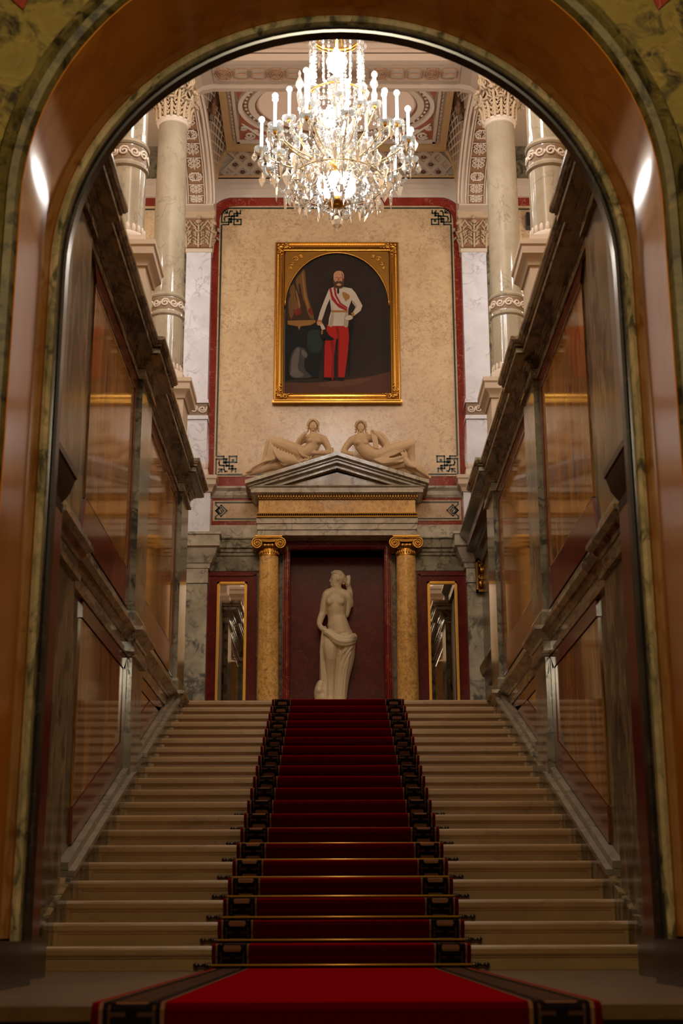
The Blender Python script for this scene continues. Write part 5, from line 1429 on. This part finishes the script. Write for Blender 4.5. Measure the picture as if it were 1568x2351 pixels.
def hair_cap(b, F, cx, cy, k):
    """wavy hair parted over the brow, falling in short locks beside the cheeks"""
    s_ = .00122
    b.ell(F(cx, cy-k*.22, .02), (k*.92*s_, k*.80*s_, k*.98*s_))
    for q in (-1, 1):
        for j in range(3):
            o = j*.13
            b.capsule([F(cx+q*k*.04, cy-k*(.86+o*.8), -.02-k*(.72-o)*s_), F(cx+q*k*.38, cy-k*(.72+o), -.02-k*(.80-o)*s_), F(cx+q*k*(.76+o*.5), cy-k*(.30+o), -.02-k*(.55-o)*s_), F(cx+q*k*(.92+o*.4), cy+k*(.12-o), -.02-k*(.2-o)*s_)], [.010, .015, .016, .014], 6)
        for j in range(4): b.ell(F(cx+q*k*(.88+.06*(j % 2)), cy+k*(.2+.24*j), -.01-.02*(j % 2)), (.017, .020, .019))
def hairA(b): hair_cap(b, A, 1248, 178, 68)
def clothA(b):
    b.capsule([A(1080, 545, .03), A(900, 500, .02), A(760, 420, .0)], [.13, .12, .08], 12); b.capsule([A(760, 420, .0), A(720, 560, .03), A(640, 660, .04)], [.085, .09, .07], 12)
    b.capsule([A(1050, 600, .02), A(880, 620, .03), A(700, 640, .04), A(500, 730, .04)], [.09, .10, .08, .04], 12)
    def sweep_fold(pts, r): 
        q = catmull([A(*p) for p in pts], 4, False); n_ = len(q)
        b.capsule(q, [max(.006, r*math.sin(PI*(.12+.76*i/(n_-1)))) for i in range(n_)], 7)
    for i in range(8):      # folds hanging from the raised thigh
        f = i/7; x0 = 758+245*f; z0 = 408+100*f
        sweep_fold([(x0, z0, -.075), (x0+18, z0+70, -.145), (x0+60, z0+170-40*f, -.165), (x0+130-20*f, z0+235-75*f, -.145), (x0+215-60*f, z0+262-95*f, -.11)], .019)
    for i in range(7):      # from the knee down the shin and trailing along the slope
        f = i/6
        b.capsule([A(735+8*i, 400+10*i, -.13), A(715+14*i, 500+15*i, -.12), A(690-20*f, 590+30*f, -.09), A(590-60*f, 660+25*f, -.07), A(450+60*f, 735-12*f, -.04)], [.012, .017, .018, .018, .012], 7)
    for i in range(5):
        sweep_fold([(860+60*i, 640-12*i, -.10), (905+62*i, 668-12*i, -.12), (960+60*i, 655-14*i, -.12), (1010+58*i, 620-18*i, -.10)], .019)
    b.capsule([A(1020, 420, -.09), A(1065, 480, -.14), A(1120, 560, -.14), A(1230, 590, -.12)], [.02, .022, .022, .016], 8)
reclining('reclining_statue', 'reclining stone woman with draped knees on the left slope of the pediment', bodyA, hairA, clothA)
def bodyB(b):
    figure_face(b, Bq, 335, 180, 62)
    b.capsule([Bq(335, 240, 0), Bq(335, 300, .01)], [.052, .058], 10)
    b.capsule([Bq(240, 320, .02), Bq(330, 305, 0), Bq(430, 300, .01)], [.064, .076, .066], 10)
    b.capsule([Bq(330, 335, -.01), Bq(360, 410, -.02), Bq(430, 480, -.02), Bq(540, 515, 0)], [.12, .102, .112, .128], 14)
    b.ell(Bq(300, 372, -.095), (.048, .04, .044)); b.ell(Bq(385, 372, -.095), (.048, .04, .044))
    b.capsule([Bq(235, 320, .0), Bq(170, 400, -.02), Bq(135, 475, -.05)], [.060, .050, .044], 10); b.capsule([Bq(135, 475, -.05), Bq(195, 500, -.12), Bq(240, 515, -.13)], [.044, .038, .028], 10)
    hand(b, Bq, (235, 490), (16, 40), -.13, .8)
    b.capsule([Bq(435, 300, .0), Bq(560, 330, .03), Bq(620, 400, .03)], [.058, .048, .042], 10); b.capsule([Bq(620, 400, .03), Bq(560, 320, -.05), Bq(490, 260, -.08)], [.042, .036, .026], 10)
    hand(b, Bq, (490, 245), (-34, -16), -.08, .6)
    b.capsule([Bq(560, 510, -.02), Bq(740, 440, -.06), Bq(890, 385, -.06)], [.122, .102, .076], 12); b.capsule([Bq(890, 385, -.06), Bq(900, 500, .0), Bq(920, 620, .0)], [.074, .062, .04], 12)
    b.capsule([Bq(560, 570, .0), Bq(740, 590, .0), Bq(840, 600, -.04)], [.11, .09, .06], 12); b.capsule([Bq(830, 560, -.08), Bq(870, 620, -.09), Bq(935, 650, -.10)], [.055, .045, .024], 10)
    b.capsule([Bq(920, 620, .0), Bq(960, 655, -.05)], [.038, .022], 8)
def hairB(b):
    hair_cap(b, Bq, 335, 180, 62)
    b.capsule([Bq(285, 138, -.075), Bq(337, 124, -.09), Bq(388, 138, -.075)], .014, 6)
    b.capsule([Bq(400, 240, -.03), Bq(410, 290, -.06)], [.02, .012], 6)
def clothB(b):
    b.capsule([Bq(560, 540, .04), Bq(740, 500, .02), Bq(880, 420, .0)], [.12, .11, .07], 12)
    b.capsule([Bq(470, 560, .0), Bq(620, 610, .0), Bq(820, 580, .0), Bq(1000, 690, .04), Bq(1110, 735, .04)], [.06, .09, .085, .05, .025], 12)
    b.capsule([Bq(480, 240, -.02), Bq(575, 270, .0), Bq(630, 350, .02), Bq(640, 470, .02)], [.03, .04, .04, .05], 8)
    for i in range(4): b.capsule([Bq(450+16*i, 235+4*i, -.06), Bq(470+14*i, 330, -.09), Bq(490+12*i, 440, -.10)], [.014, .018, .016], 7)
    def sweep_fold(pts, r):
        q = catmull([Bq(*p) for p in pts], 4, False); n_ = len(q)
        b.capsule(q, [max(.006, r*math.sin(PI*(.12+.76*i/(n_-1)))) for i in range(n_)], 7)
    for i in range(6):      # folds drawn from the hip towards the knee
        f = i/5
        sweep_fold([(520+10*i, 530-4*i, -.11), (600+8*i, 545-12*i, -.13), (700+12*i, 520-18*i, -.135), (800+14*i, 465-16*i, -.12), (870+6*i, 420-6*i, -.10)], .018)
    for i in range(5):      # cloth gathered under the hip
        sweep_fold([(490+28*i, 560-2*i, -.11), (540+36*i, 605-6*i, -.13), (610+40*i, 628-8*i, -.12), (700+34*i, 600-8*i, -.10)], .020)
    for i in range(3): sweep_fold([(760+30*i, 470-10*i, -.11), (800+24*i, 520, -.12), (830+10*i, 580, -.10)], .014)
    for i in range(6):
        b.capsule([Bq(480+20*i, 570-4*i, -.13), Bq(580+18*i, 615-9*i, -.15), Bq(700+15*i, 600-10*i, -.14), Bq(820, 575-10*i, -.10)], [.012, .018, .016, .012], 7)
    for i in range(4): b.capsule([Bq(870+20*i, 600-6*i, -.05), Bq(960+20*i, 660-6*i, -.06), Bq(1090, 735-4*i, -.02)], [.016, .018, .012], 7)
reclining('reclining_statue', 'reclining stone woman with bent bare foot on the right slope of the pediment', bodyB, hairB, clothB)
